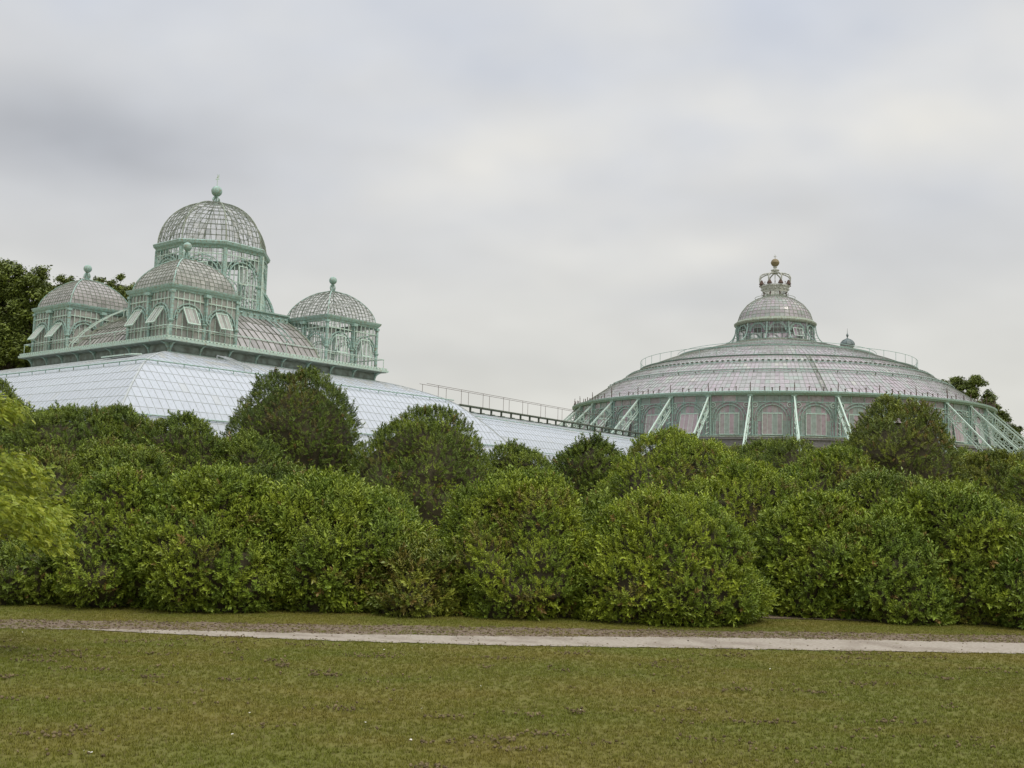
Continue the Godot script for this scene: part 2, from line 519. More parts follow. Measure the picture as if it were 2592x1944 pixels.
# turns the waiting panes of one building into nodes: the 300 that show largest one by one, the rest joined
func flush_panes(building: Node3D) -> void:
	var eye := Vector3(0, EYE, 0)
	var inv := Basis(Vector3.RIGHT, deg_to_rad(PITCH)).inverse()
	var sc := []
	for i in panes.size():
		var P: Array = panes[i]
		var mid := Vector3.ZERO
		for q in P[0]: mid += q
		mid = building.global_transform * (mid / P[0].size())
		var nn: Vector3 = building.global_transform.basis * P[1]
		var to := eye - mid
		var ar := 0.0
		for k in range(1, P[0].size() - 1): ar += (P[0][k] - P[0][0]).cross(P[0][k + 1] - P[0][0]).length() / 2
		var sz: float = ar * nn.dot(to.normalized()) / to.length_squared()
		var cs := inv * -to
		if absf(cs.x / cs.z) > 0.49 or cs.y / -cs.z < -0.075 - 0.01 or cs.y / -cs.z > 0.36: sz = 0.0
		sc.push_back([sz, i])
	sc.sort_custom(func(a, b): return a[0] > b[0])
	var solo := {}
	for k in mini(298, sc.size()): solo[sc[k][1]] = true
	var rest := {true: MB.new(), false: MB.new()}
	for i in panes.size():
		var P: Array = panes[i]
		if solo.has(i):
			var mb := MB.new()
			mb.col = P[2]
			mb.poly(P[0], P[1])
			part("pane", mb.mesh(), M.glass_white if P[3] else M.glass, P[4])
		else:
			var mb2: MB = rest[P[3]]
			mb2.col = P[2]
			mb2.poly(P[0], P[1])
	var am := ArrayMesh.new()
	for key in [true, false]:
		if rest[key].v.size() == 0: continue
		var a := []
		a.resize(Mesh.ARRAY_MAX)
		a[Mesh.ARRAY_VERTEX] = rest[key].v
		a[Mesh.ARRAY_NORMAL] = rest[key].n
		a[Mesh.ARRAY_COLOR] = rest[key].c
		am.add_surface_from_arrays(Mesh.PRIMITIVE_TRIANGLES, a)
		am.surface_set_material(am.get_surface_count() - 1, M.glass_white if key else M.glass)
	if am.get_surface_count() > 0:
		var o := MeshInstance3D.new()
		o.name = "glazing"
		o.mesh = am
		o.set_meta("kind", "stuff")
		building.add_child(o, true)
	panes = []

func smooth_profile(ctrl: Array, rows: int) -> Array:
	# evenly spaced points along a Catmull-Rom curve through (x, y) points
	var cv := Curve2D.new()
	for i in ctrl.size():
		var a: Vector2 = ctrl[maxi(i - 1, 0)]
		var b: Vector2 = ctrl[mini(i + 1, ctrl.size() - 1)]
		var t := (b - a) / 6.0
		cv.add_point(ctrl[i], -t, t)
	var out := []
	var L := cv.get_baked_length()
	for i in rows + 1: out.push_back(cv.sample_baked(L * i / rows))
	return out

# ---------------------------------------------------------------- the domed greenhouse
func build_greenhouse() -> void:
	var g := thing("domed_greenhouse", "white roofed iron greenhouse with four corner pavilions round a tall glass dome", "greenhouse", GH_AT)
	g.rotation.y = deg_to_rad(GH_TURN)
	var UPV := Vector3.UP
	# ---- low white roof all round
	var ctrl := []
	for q in [[-0.07, 0.918], [0.05, 0.894], [0.20, 0.846], [0.33, 0.795], [0.41, 0.750], [0.50, 0.668], [0.60, 0.570], [0.69, 0.468], [0.76, 0.370], [0.82, 0.25], [0.86, 0.10]]:
		ctrl.push_back(Vector2(HALF + q[0] * K, EYE + q[1] * K))
	var prof := smooth_profile(ctrl, 16)
	var bedm := MB.new()
	bedm.ngon([Vector2(HALF - 0.49, 7.84), Vector2(HALF - 0.42, 7.93), Vector2(HALF - 0.30, 7.87)], 4, Vector3.ZERO)
	var low := part("lower_roof", bedm.mesh(), M.paint_pale, g)
	for k in 4:
		var a := TAU * (k + 0.5) / 4
		var di := Vector3(sin(a), 0, cos(a)) * sqrt(2.0)
		var roof := MB.new()
		for i in range(prof.size() - 1):
			roof.bar(di * prof[i].x + UPV * (prof[i].y + 0.01), di * prof[i + 1].x + UPV * (prof[i + 1].y + 0.01), 0.06, 0.05, UPV + di * 0.5)
		part("hip_rib", roof.mesh(), M.bar_white, low)
	var lbars := MB.new()
	for k in 4:
		var a := TAU * k / 4
		var rows := []
		for q in prof: rows.push_back([q.x, q.y, q.x])
		glaze(rows, Vector3(sin(a), 0, cos(a)), Vector3(cos(a), 0, -sin(a)), Vector3.ZERO, 0.33, "white", low, lbars, 0.016)
	part("glazing_bars", lbars.mesh(), M.bar_white, low, "stuff")
	var wb := prof[prof.size() - 1].x as float
	var wall := MB.new()
	wall.ngon([Vector2(wb + 0.05, 0.0), Vector2(wb + 0.05, EYE + 0.10 * K), Vector2(wb - 0.3, EYE + 0.10 * K + 0.02)], 4, Vector3.ZERO)
	part("base_wall", wall.mesh(), M.stone, g)
	# pipe rails on the roof
	for e in [[0.385, 0.15], [0.735, 0.12]]:
		for k: int in [0, 3]:
			var a := TAU * k / 4
			var od := Vector3(sin(a), 0, cos(a))
			var td := Vector3(cos(a), 0, -sin(a))
			var i0 := 0
			while prof[i0].x < HALF + e[0] * K: i0 += 1
			var t: float = (HALF + e[0] * K - prof[i0 - 1].x) / (prof[i0].x - prof[i0 - 1].x)
			var pt: Vector2 = prof[i0 - 1].lerp(prof[i0], t)
			var mb := MB.new()
			var hl := pt.x
			mb.tube([od * pt.x - td * hl + UPV * (pt.y + e[1]), od * pt.x + td * hl + UPV * (pt.y + e[1])], 0.03, 0.03, 6)
			for j in range(-7, 8): mb.bar(od * pt.x + td * (hl * j / 7.5) + UPV * pt.y, od * pt.x + td * (hl * j / 7.5) + UPV * (pt.y + e[1]), 0.03, 0.03, td)
			part("roof_rail", mb.mesh(), M.paint, g)
	# curved roof ladder from the ledge over the front face
	ladder(g, "roof_ladder", prof, Vector3(0, 0, 1), Vector3(1, 0, 0), -HALF + 2.75, 1, 5, 0.2, 0.16, M.bar_white)
	# small raised ventilator flaps near the top of the roof
	for q in [[3, 4.6, 2.4]]:
		var a: float = TAU * q[0] / 4
		var od := Vector3(sin(a), 0, cos(a))
		var td := Vector3(cos(a), 0, -sin(a))
		var pt: Vector2 = prof[2]
		var pq: Vector2 = prof[3]
		var mb := MB.new()
		var w: float = q[2] / 2
		var cc: Vector3 = td * q[1]
		mb.quad(cc - td * w + od * pt.x + UPV * (pt.y + 0.04), cc - td * w + od * pq.x + UPV * (pq.y + 0.14), cc + td * w + od * pq.x + UPV * (pq.y + 0.14), cc + td * w + od * pt.x + UPV * (pt.y + 0.04))
		for s in [-w, w]: mb.bar(cc + td * s + od * pt.x + UPV * (pt.y + 0.05), cc + td * s + od * pq.x + UPV * (pq.y + 0.15), 0.05, 0.06, UPV)
		mb.bar(cc - td * w + od * pq.x + UPV * (pq.y + 0.15), cc + td * w + od * pq.x + UPV * (pq.y + 0.15), 0.05, 0.06, UPV)
		part("roof_vent", mb.mesh(), M.paint_pale, g)
	# ---- ledge
	var lg := MB.new()
	lg.ngon([Vector2(HALF - 0.45, 7.75), Vector2(HALF - 0.44, 8.30), Vector2(HALF - 0.05, 8.34), Vector2(HALF, 8.38), Vector2(HALF + 0.02, 8.46), Vector2(HALF - 0.10, 8.47), Vector2(HALF - 0.12, 8.42), Vector2(1.0, 8.44)], 4, Vector3.ZERO)
	var ledge := part("ledge", lg.mesh(), M.slate, g)
	var gm := MB.new()
	gm.ngon([Vector2(HALF + 0.005, 8.36), Vector2(HALF + 0.045, 8.38), Vector2(HALF + 0.06, 8.47), Vector2(HALF - 0.02, 8.48)], 4, Vector3.ZERO)
	part("gutter", gm.mesh(), M.paint_pale, ledge)
	var cr := MB.new()
	for k: int in [0, 3]:
		var a := TAU * k / 4
		var od := Vector3(sin(a), 0, cos(a))
		var td := Vector3(cos(a), 0, -sin(a))
		for j in range(-33, 34):
			cr.box(od * (HALF + 0.0) + td * (j * 0.2) + UPV * 8.52, td * 0.06, UPV * 0.035, od * 0.02)
		cr.bar(od * HALF - td * HALF + UPV * 8.565, od * HALF + td * HALF + UPV * 8.565, 0.03, 0.025, UPV)
	part("gutter_cresting", cr.mesh(), M.paint_pale, ledge, "stuff")
	var br := bracket_mesh()
	for k in 4:
		var a := TAU * k / 4
		for j in range(-4, 5):
			var o := part("bracket", br, M.paint, ledge)
			var od := Vector3(sin(a), 0, cos(a))
			var td := Vector3(cos(a), 0, -sin(a))
			o.position = od * (HALF - 0.45) + td * (j * (HALF - 0.5) / 4.0) + UPV * 7.88
			o.rotation.y = a
	for k: int in [0, 3]:
		var a := TAU * k / 4
		var od := Vector3(sin(a), 0, cos(a))
		var td := Vector3(cos(a), 0, -sin(a))
		for j in 8:
			var w := (HALF - 0.5) / 4.0
			var cx := (j - 3.5) * w
			var mb := MB.new()
			mb.box(od * (HALF - 0.435) + td * cx + UPV * 8.09, td * (w * 0.5 - 0.09), UPV * 0.15, od * 0.015)
			part("frieze_panel", mb.mesh(), M.slate, ledge)
	# railing on the ledge
	var rl := MB.new()
	for k in 4:
		var a := TAU * k / 4
		var od := Vector3(sin(a), 0, cos(a))
		var td := Vector3(cos(a), 0, -sin(a))
		rl.tube([od * (HALF - 0.14) - td * (HALF - 0.14) + UPV * 9.06, od * (HALF - 0.14) + td * (HALF - 0.14) + UPV * 9.06], 0.022, 0.022, 6)
	var railing := part("railing", rl.mesh(), M.paint_pale, g)
	for k: int in [0, 3]:
		var a := TAU * k / 4
		var od := Vector3(sin(a), 0, cos(a))
		var td := Vector3(cos(a), 0, -sin(a))
		for j in range(-3, 4):
			var mb := MB.new()
			mb.bar(od * (HALF - 0.14) + td * (j * 2.18) + UPV * 8.43, od * (HALF - 0.14) + td * (j * 2.18) + UPV * 9.06, 0.025, 0.025, td)
			part("railing_post", mb.mesh(), M.paint_pale, railing)
	# ---- curved roof between the pavilions
	var vctrl := [Vector2(6.15, 8.46), Vector2(5.55, 9.18), Vector2(4.75, 9.85), Vector2(3.95, 10.36), Vector2(3.32, 10.68)]
	var vprof := smooth_profile(vctrl, 4)
	var ub := MB.new()
	for k in 4:
		var a := TAU * k / 4
		var od := Vector3(sin(a), 0, cos(a))
		var td := Vector3(cos(a), 0, -sin(a))
		for s in [-2.6, 2.6]:
			for i in range(vprof.size() - 1):
				ub.bar(od * vprof[i].x + td * s + UPV * (vprof[i].y + 0.03), od * vprof[i + 1].x + td * s + UPV * (vprof[i + 1].y + 0.03), 0.09, 0.09, UPV)
	var up := part("upper_roof", ub.mesh(), M.bar, g)
	var ubars := MB.new()
	for k in 4:
		var a := TAU * k / 4
		var rows := []
		for q in vprof: rows.push_back([q.x, q.y, 2.6])
		glaze(rows, Vector3(sin(a), 0, cos(a)), Vector3(cos(a), 0, -sin(a)), Vector3.ZERO, 0.371, "film", up, ubars, 0.028)
	part("glazing_bars", ubars.mesh(), M.bar_dark, up, "stuff")
	ladder(g, "roof_ladder", vprof, Vector3(0, 0, 1), Vector3(1, 0, 0), 0.9, 1, 4, 0.2, 0.2)
	ladder(g, "roof_ladder", vprof, Vector3(-1, 0, 0), Vector3(0, 0, 1), -2.25, 0, 4, 0.15, 0.34, M.paint_pale)
	# ---- deck and fascia under the tower
	var fa := MB.new()
	for k in 4:
		var a := TAU * k / 4
		var od := Vector3(sin(a), 0, cos(a))
		var td := Vector3(cos(a), 0, -sin(a))
		fa.box(od * 3.28 + UPV * 10.86, td * 2.6, UPV * 0.19, od * 0.05)
		fa.box(od * 3.30 + UPV * 11.08, td * 2.62, UPV * 0.035, od * 0.12)
		var cd := (od + td).normalized()
		fa.box(cd * 4.15 + UPV * 10.9, (od - td).normalized() * 0.5, UPV * 0.2, cd * 0.04)
		for j in range(-6, 7): fa.ball(od * 3.34 + td * (j * 0.4) + UPV * 10.86, 0.07, 8)
	var deck := [Vector3(-2.6, 11.05, 3.25), Vector3(2.6, 11.05, 3.25), Vector3(3.25, 11.05, 2.6), Vector3(3.25, 11.05, -2.6), Vector3(2.6, 11.05, -3.25), Vector3(-2.6, 11.05, -3.25), Vector3(-3.25, 11.05, -2.6), Vector3(-3.25, 11.05, 2.6)]
	fa.poly(deck, UPV)
	part("fascia", fa.mesh(), M.paint, g)
	# ---- arched gables beside the tower
	for sx in [1.0, -1.0]:
		var rows := []
		var ar := MB.new()
		var prev := Vector3.ZERO
		for i in 9:
			var th := deg_to_rad(2.0 + 46.0 * i / 8)
			var x := 3.25 * cos(th)
			var y := 11.1 + 2.25 * sin(th)
			rows.push_back([x, y, 1.25])
			for zz in [-1.25, 1.25]:
				var p := Vector3(sx * x, y, zz)
				if i > 0: ar.bar(Vector3(sx * prev.x, prev.y, zz), p, 0.09, 0.12, Vector3(sx, 0.7, 0))
			prev = Vector3(x, y, 0)
		for j in 6:
			var x2 := 2.72 + 0.085 * j
			var yt := 11.1 + 2.25 * sqrt(maxf(0, 1 - x2 * x2 / (3.25 * 3.25)))
			ar.bar(Vector3(sx * x2, 11.1, 1.25), Vector3(sx * x2, yt, 1.25), 0.03, 0.03, Vector3.BACK)
			ar.bar(Vector3(sx * x2, 11.1, -1.25), Vector3(sx * x2, yt, -1.25), 0.03, 0.03, Vector3.BACK)
		var gp := part("arched_gable", ar.mesh(), M.paint, g)
		var gb := MB.new()
		glaze(rows, Vector3(sx, 0, 0), Vector3(0, 0, -sx), Vector3.ZERO, 0.3125, "clear", gp, gb, 0.03)
		part("glazing_bars", gb.mesh(), M.bar, gp, "stuff")
	tower(g)
	# ---- pavilions
	var off := HALF - 0.293 - 1.9
	for q in [[-1, 1, 0], [1, 1, 1], [-1, -1, 2], [1, -1, 3]]:
		pavilion(g, Vector3(q[0] * off, 0, q[1] * off), q[2])
	flush_panes(g)

func ladder(parent: Node3D, called: String, prof: Array, od: Vector3, td: Vector3, s: float, i0: int, i1: int, half: float, lift: float, m: Material = null) -> void:
	var mb := MB.new()
	var pts := []
	for i in range(i0, i1 + 1):
		var q: Vector2 = prof[mini(i, prof.size() - 1)]
		pts.push_back(od * (q.x + lift * 0.6) + Vector3.UP * (q.y + lift) + td * s)
	for sg in [-half, half]:
		for i in range(pts.size() - 1): mb.bar(pts[i] + td * sg, pts[i + 1] + td * sg, 0.03, 0.045, Vector3.UP)
		mb.bar(pts[0] + td * sg, pts[0] + td * sg - Vector3.UP * lift, 0.04, 0.04, td)
		mb.bar(pts[-1] + td * sg, pts[-1] + td * sg - Vector3.UP * lift, 0.04, 0.04, td)
	for i in range(pts.size() - 1):
		for k in 3:
			var p: Vector3 = pts[i].lerp(pts[i + 1], (k + 0.5) / 3.0)
			mb.bar(p - td * half, p + td * half, 0.02, 0.02, Vector3.UP)
	part(called, mb.mesh(), m if m else M.paint, parent)

func bracket_mesh() -> ArrayMesh:
	var mb := MB.new()
	var pts := []
	for i in 9:
		var t := i / 8.0
		pts.push_back(Vector2(0.02 + 0.42 * (1 - cos(t * PI / 2)), 0.02 + 0.42 * sin(t * PI / 2)))
	for i in 8:
		var p: Vector2 = pts[i]
		var q: Vector2 = pts[i + 1]
		mb.quad(Vector3(-0.045, p.y, p.x), Vector3(0.045, p.y, p.x), Vector3(0.045, q.y, q.x), Vector3(-0.045, q.y, q.x))
		for sx in [-0.045, 0.045]:
			mb.quad(Vector3(sx, p.y, 0), Vector3(sx, p.y, p.x), Vector3(sx, q.y, q.x), Vector3(sx, q.y, 0))
	mb.cube(Vector3(0, 0.02, 0.03), Vector3(0.13, 0.04, 0.06))
	return mb.mesh()

func arch_mesh(ro: float, ri: float, legs: float, depth: float) -> ArrayMesh:
	var mb := MB.new()
	for r in [ro, ri]:
		var th := 0.05 if r == ro else 0.06
		for i in 16:
			var a := PI * i / 16
			var b := PI * (i + 1) / 16
			mb.bar(Vector3(cos(a) * r, sin(a) * r, depth), Vector3(cos(b) * r, sin(b) * r, depth), th, 0.06, Vector3.BACK)
	for i in 7:
		var a := PI * (i + 0.5) / 7
		mb.bar(Vector3(cos(a) * ri, sin(a) * ri, depth), Vector3(cos(a) * ro, sin(a) * ro, depth), 0.035, 0.04, Vector3.BACK)
	if legs > 0:
		for s in [-1, 1]: mb.bar(Vector3(s * ri, 0, depth), Vector3(s * ri, -legs, depth), 0.05, 0.05, Vector3.BACK)
	return mb.mesh()

func sash_node(parent: Node3D, at: Vector3, turn: float, w: float, h: float, tilt: float, lights: int, style: String) -> void:
	# a top-hung sash; `at` is the middle of its upper edge
	var mb := MB.new()
	for s in [-w / 2, w / 2]: mb.bar(Vector3(s, 0, 0), Vector3(s, -h, 0), 0.05, 0.05, Vector3.BACK)
	for y in [0.0, -h]: mb.bar(Vector3(-w / 2 - 0.02, y, 0), Vector3(w / 2 + 0.02, y, 0), 0.05, 0.055, Vector3.BACK)
	for i in range(1, lights): mb.bar(Vector3(-w / 2 + w * i / lights, 0, 0), Vector3(-w / 2 + w * i / lights, -h, 0), 0.025, 0.03, Vector3.BACK)
	if tilt > 0.1: mb.bar(Vector3(0, -h, 0), Vector3(0, -h + 0.12, -h * sin(tilt) * 0.9), 0.025, 0.025, Vector3.UP)
	var o := part("sash", mb.mesh(), M.paint_pale, parent)
	var b := Basis(Vector3.UP, turn) * Basis(Vector3.RIGHT, -tilt)
	o.transform = Transform3D(b, at)
	var gl := MB.new()
	for i in lights:
		gl.col = pane_colour(style)
		var x0 := -w / 2 + w * i / lights + 0.012
		var x1 := -w / 2 + w * (i + 1) / lights - 0.012
		gl.quad(Vector3(x0, -h, 0.004), Vector3(x1, -h, 0.004), Vector3(x1, 0, 0.004), Vector3(x0, 0, 0.004))
	var am := gl.mesh()
	# the glass of a sash belongs to the same node as a second surface
	var arr := am.surface_get_arrays(0)
	var fm: ArrayMesh = o.mesh
	fm.add_surface_from_arrays(Mesh.PRIMITIVE_TRIANGLES, arr)
	o.material_override = null
	fm.surface_set_material(0, M.paint_pale)
	fm.surface_set_material(1, M.glass)

func finial_mesh(r: float, neck: float) -> ArrayMesh:
	# an open scrolled stem that carries a ball
	var mb := MB.new()
	for k in 4:
		var a := TAU * k / 4
		var e := Vector3(sin(a), 0, cos(a))
		var pts := []
		for i in 9:
			var t := i / 8.0
			pts.push_back(e * (0.05 + 0.55 * r * sin(t * PI)) + Vector3.UP * (neck * t))
		mb.tube(pts, 0.035, 0.035, 5)
	mb.lathe([Vector2(0.16, -0.08), Vector2(0.14, 0.02), Vector2(0.06, 0.05), Vector2(0.05, neck), Vector2(0.10, neck + 0.01)], 10, Vector3.ZERO)
	mb.ball(Vector3.UP * (neck + r * 0.93), r, 18)
	return mb.mesh()

func pavilion(g: Node3D, at: Vector3, idx: int) -> void:
	var UPV := Vector3.UP
	var wr := 1.74
	var style: String = ["dirty", "clear", "dirty", "dirty"][idx]
	var dstyle: String = ["dirty", "clear", "film", "clear"][idx]
	var cn := MB.new()
	cn.ngon([Vector2(wr - 0.08, 10.70), Vector2(wr + 0.03, 10.71), Vector2(wr + 0.06, 10.79), Vector2(wr + 0.11, 10.83), Vector2(wr + 0.16, 10.93), Vector2(wr + 0.17, 10.99), Vector2(wr + 0.05, 11.01), Vector2(wr - 0.2, 11.0)], 4, at)
	var p := part("pavilion", cn.mesh(), M.paint, g)
	var lab: String = ["corner pavilion with two open sashes on each front", "clear glazed corner pavilion with sky showing through it", "grey glazed corner pavilion against the trees", "corner pavilion behind the tall dome"][idx]
	p.set_meta("label", lab)
	# walls: columns
	var colm := MB.new()
	colm.lathe([Vector2(0.10, 8.44), Vector2(0.085, 8.5), Vector2(0.085, 9.26), Vector2(0.12, 9.28), Vector2(0.14, 9.33), Vector2(0.14, 9.37), Vector2(0.06, 9.40)], 12, Vector3.ZERO)
	colm.cube(Vector3(0, 10.06, 0), Vector3(0.12, 1.34, 0.12))
	colm.cube(Vector3(0, 10.66, 0.0), Vector3(0.2, 0.12, 0.2))
	var cm := colm.mesh()
	for q in [[-1, -1], [0, -1], [1, -1], [-1, 0], [1, 0], [-1, 1], [0, 1], [1, 1]]:
		var o := part("column", cm, M.paint, p)
		o.position = at + Vector3(q[0] * wr, 0, q[1] * wr)
	var wb := MB.new()
	var am := arch_mesh(0.76, 0.62, 0.0, 0.04)
	for k in 4:
		var a := TAU * k / 4
		var od := Vector3(sin(a), 0, cos(a))
		var td := Vector3(cos(a), 0, -sin(a))
		for y in [[8.56, 0.04], [9.02, 0.035], [10.37, 0.055]]:
			wb.bar(at + od * wr - td * wr + UPV * y[0], at + od * wr + td * wr + UPV * y[0], y[1], y[1], UPV)
		for j in range(-6, 7):
			if j % 6 == 0: continue
			wb.bar(at + od * wr + td * (j * wr / 6) + UPV * 8.5, at + od * wr + td * (j * wr / 6) + UPV * 10.7, 0.034, 0.04, od)
		var rows := []
		for y in [8.5, 9.02, 9.72, 10.37, 10.72]: rows.push_back([wr - 0.03, y, wr])
		glaze(rows, od, td, at, wr / 6, style, p, MB.new(), 0.02, false)
		for s in [-0.5, 0.5]:
			var o := part("arch", am, M.paint, p)
			o.transform = Transform3D(Basis(UPV, a), at + od * wr + td * (s * wr) + UPV * 9.42)
			var vis := (k == 0 or k == 3)
			var tl := 0.0
			if idx == 0 and vis: tl = 0.55
			elif idx == 2 and k == 3: tl = 0.62
			elif idx == 1 and k == 0: tl = 0.18
			if tl > 0: sash_node(p, at + od * (wr + 0.05) + td * (s * wr) + UPV * 9.98, a, 0.62, 0.88, tl, 3, style)
	part("glazing_bars", wb.mesh(), M.paint_pale, p, "stuff")
	# roof
	var rows2 := []
	for i in 10:
		var v := i / 9.0
		v = pow(v, 0.9)
		var d := 1.68 * pow(1 - pow(v, 1.6), 0.60)
		d = maxf(d, 0.04)
		rows2.push_back([d, 11.0 + 1.66 * v, d])
	var rb := MB.new()
	var hips := MB.new()
	for k in 4:
		var a := TAU * k / 4
		glaze(rows2, Vector3(sin(a), 0, cos(a)), Vector3(cos(a), 0, -sin(a)), at, 0.245, dstyle, p, rb, 0.019)
		var di := Vector3(sin(a + PI / 4), 0, cos(a + PI / 4)) * sqrt(2.0)
		for i in range(rows2.size() - 1):
			hips.bar(at + di * rows2[i][0] + UPV * (rows2[i][1] + 0.02), at + di * rows2[i + 1][0] + UPV * (rows2[i + 1][1] + 0.02), 0.05, 0.04, UPV + di)
	part("glazing_bars", rb.mesh(), M.bar_mid, p, "stuff")
	part("hip_rib", hips.mesh(), M.paint, p, "stuff")
	var f := part("finial", finial_mesh(0.21, 0.42), M.paint, p)
	f.position = at + UPV * 12.63
	# rain pipe beside the front column
	var pp := MB.new()
	for k: int in [0, 3]:
		var a := TAU * k / 4
		var od := Vector3(sin(a), 0, cos(a))
		var td := Vector3(cos(a), 0, -sin(a))
		var b := at + od * (wr + 0.13)
		pp.tube([b + UPV * 10.66, b + UPV * 9.5, b + UPV * 9.42 + td * 0.06, b + UPV * 9.34 + td * 0.18, b + UPV * 9.2 + td * 0.2, b + UPV * 8.5 + td * 0.2], 0.045, 0.045, 8)
		pp.cube(b + UPV * 10.66, Vector3(0.26, 0.14, 0.26))
	part("rain_pipe", pp.mesh(), M.paint, p, "stuff")

func tower(g: Node3D) -> void:
	var UPV := Vector3.UP
	var ap := 2.66
	var cn := MB.new()
	cn.ngon([Vector2(ap - 0.05, 14.10), Vector2(ap + 0.05, 14.12), Vector2(ap + 0.08, 14.22), Vector2(ap + 0.17, 14.30), Vector2(ap + 0.21, 14.44), Vector2(ap + 0.12, 14.50), Vector2(ap - 0.3, 14.50)], 8, Vector3.ZERO)
	var t := part("tower", cn.mesh(), M.paint, g)
	t.set_meta("label", "tall octagonal glass tower under the main dome")
	var hl := ap * tan(PI / 8)
	var pm := MB.new()
	pm.cube(Vector3(0, 12.62, 0), Vector3(0.15, 3.0, 0.15))
	pm.lathe([Vector2(0.09, 11.05), Vector2(0.13, 11.1), Vector2(0.11, 11.3), Vector2(0.11, 12.35), Vector2(0.17, 12.4), Vector2(0.17, 12.48), Vector2(0.1, 12.52)], 10, Vector3.ZERO)
	var pmesh := pm.mesh()
	var am := arch_mesh(1.02, 0.84, 0.0, 0.03)
	var wb := MB.new()
	for k in 8:
		var a := TAU * k / 8
		var od := Vector3(sin(a), 0, cos(a))
		var td := Vector3(cos(a), 0, -sin(a))
		var o := part("column", pmesh, M.paint, t)
		var ca := a + PI / 8
		o.position = Vector3(sin(ca), 0, cos(ca)) * (ap / cos(PI / 8))
		o.rotation.y = ca
		var q := part("arch", am, M.paint, t)
		q.transform = Transform3D(Basis(UPV, a), od * ap + UPV * 12.72)
		for j in range(-4, 5):
			wb.bar(od * ap + td * (j * hl / 4.5) + UPV * 11.1, od * ap + td * (j * hl / 4.5) + UPV * 14.1, 0.035, 0.04, od)
		for y in [11.15, 11.75, 12.5, 13.83]: wb.bar(od * ap - td * hl + UPV * y, od * ap + td * hl + UPV * y, 0.05, 0.05, UPV)
		var rows := []
		for y in [11.1, 11.75, 12.5, 13.15, 13.83, 14.12]: rows.push_back([ap - 0.03, y, hl])
		glaze(rows, od, td, Vector3.ZERO, hl / 4.5, "clear", t, MB.new(), 0.02, false)
		if k == 0 or k == 7: sash_node(t, od * (ap + 0.05) + UPV * 13.35, a, 0.5, 0.95, 0.12, 2, "clear")
	part("glazing_bars", wb.mesh(), M.paint_pale, t, "stuff")
	var rows2 := []
	for i in 14:
		var v := i / 13.0
		var th := v * PI / 2 * 0.985
		rows2.push_back([(ap - 0.02) * cos(th), 14.48 + 2.66 * sin(th), (ap - 0.02) * cos(th) * tan(PI / 8)])
	var rb := MB.new()
	for k in 8:
		var a := TAU * k / 8
		glaze(rows2, Vector3(sin(a), 0, cos(a)), Vector3(cos(a), 0, -sin(a)), Vector3.ZERO, 0.29, "clear", t, rb, 0.022)
		var ca := a + PI / 8
		var di := Vector3(sin(ca), 0, cos(ca)) / cos(PI / 8)
		var mb := MB.new()
		for i in range(rows2.size() - 1):
			mb.bar(di * rows2[i][0] + UPV * (rows2[i][1] + 0.01), di * rows2[i + 1][0] + UPV * (rows2[i + 1][1] + 0.01), 0.05, 0.05, UPV + di)
		part("dome_rib", mb.mesh(), M.bar, t)
	part("glazing_bars", rb.mesh(), M.bar_mid, t, "stuff")
	# inner service ribs, seen dark through the glass
	var f := part("finial", finial_mesh(0.29, 0.42), M.paint, t)
	f.position = UPV * 17.12
	var vn := MB.new()
	vn.tube([UPV * 18.1, UPV * 18.75], 0.02, 0.012, 6)
	vn.bar(UPV * 18.45 - Vector3(0.09, 0, 0.05), UPV * 18.45 + Vector3(0.09, 0.05, 0.05), 0.02, 0.05, UPV)
	vn.poly([Vector3(-0.07, 18.52, -0.04), Vector3(0.05, 18.55, 0.03), Vector3(0.09, 18.78, 0.05)], Vector3.BACK)
	part("wind_vane", vn.mesh(), M.paint_pale, t)
	# rain pipe down the corner
	var pp := MB.new()
	var ca := PI / 8
	var e := Vector3(sin(ca), 0, cos(ca)) * (ap / cos(PI / 8) + 0.16)
	pp.tube([e + UPV * 14.1, e + UPV * 10.75], 0.05, 0.05, 8)
	part("rain_pipe", pp.mesh(), M.paint_pale, t)

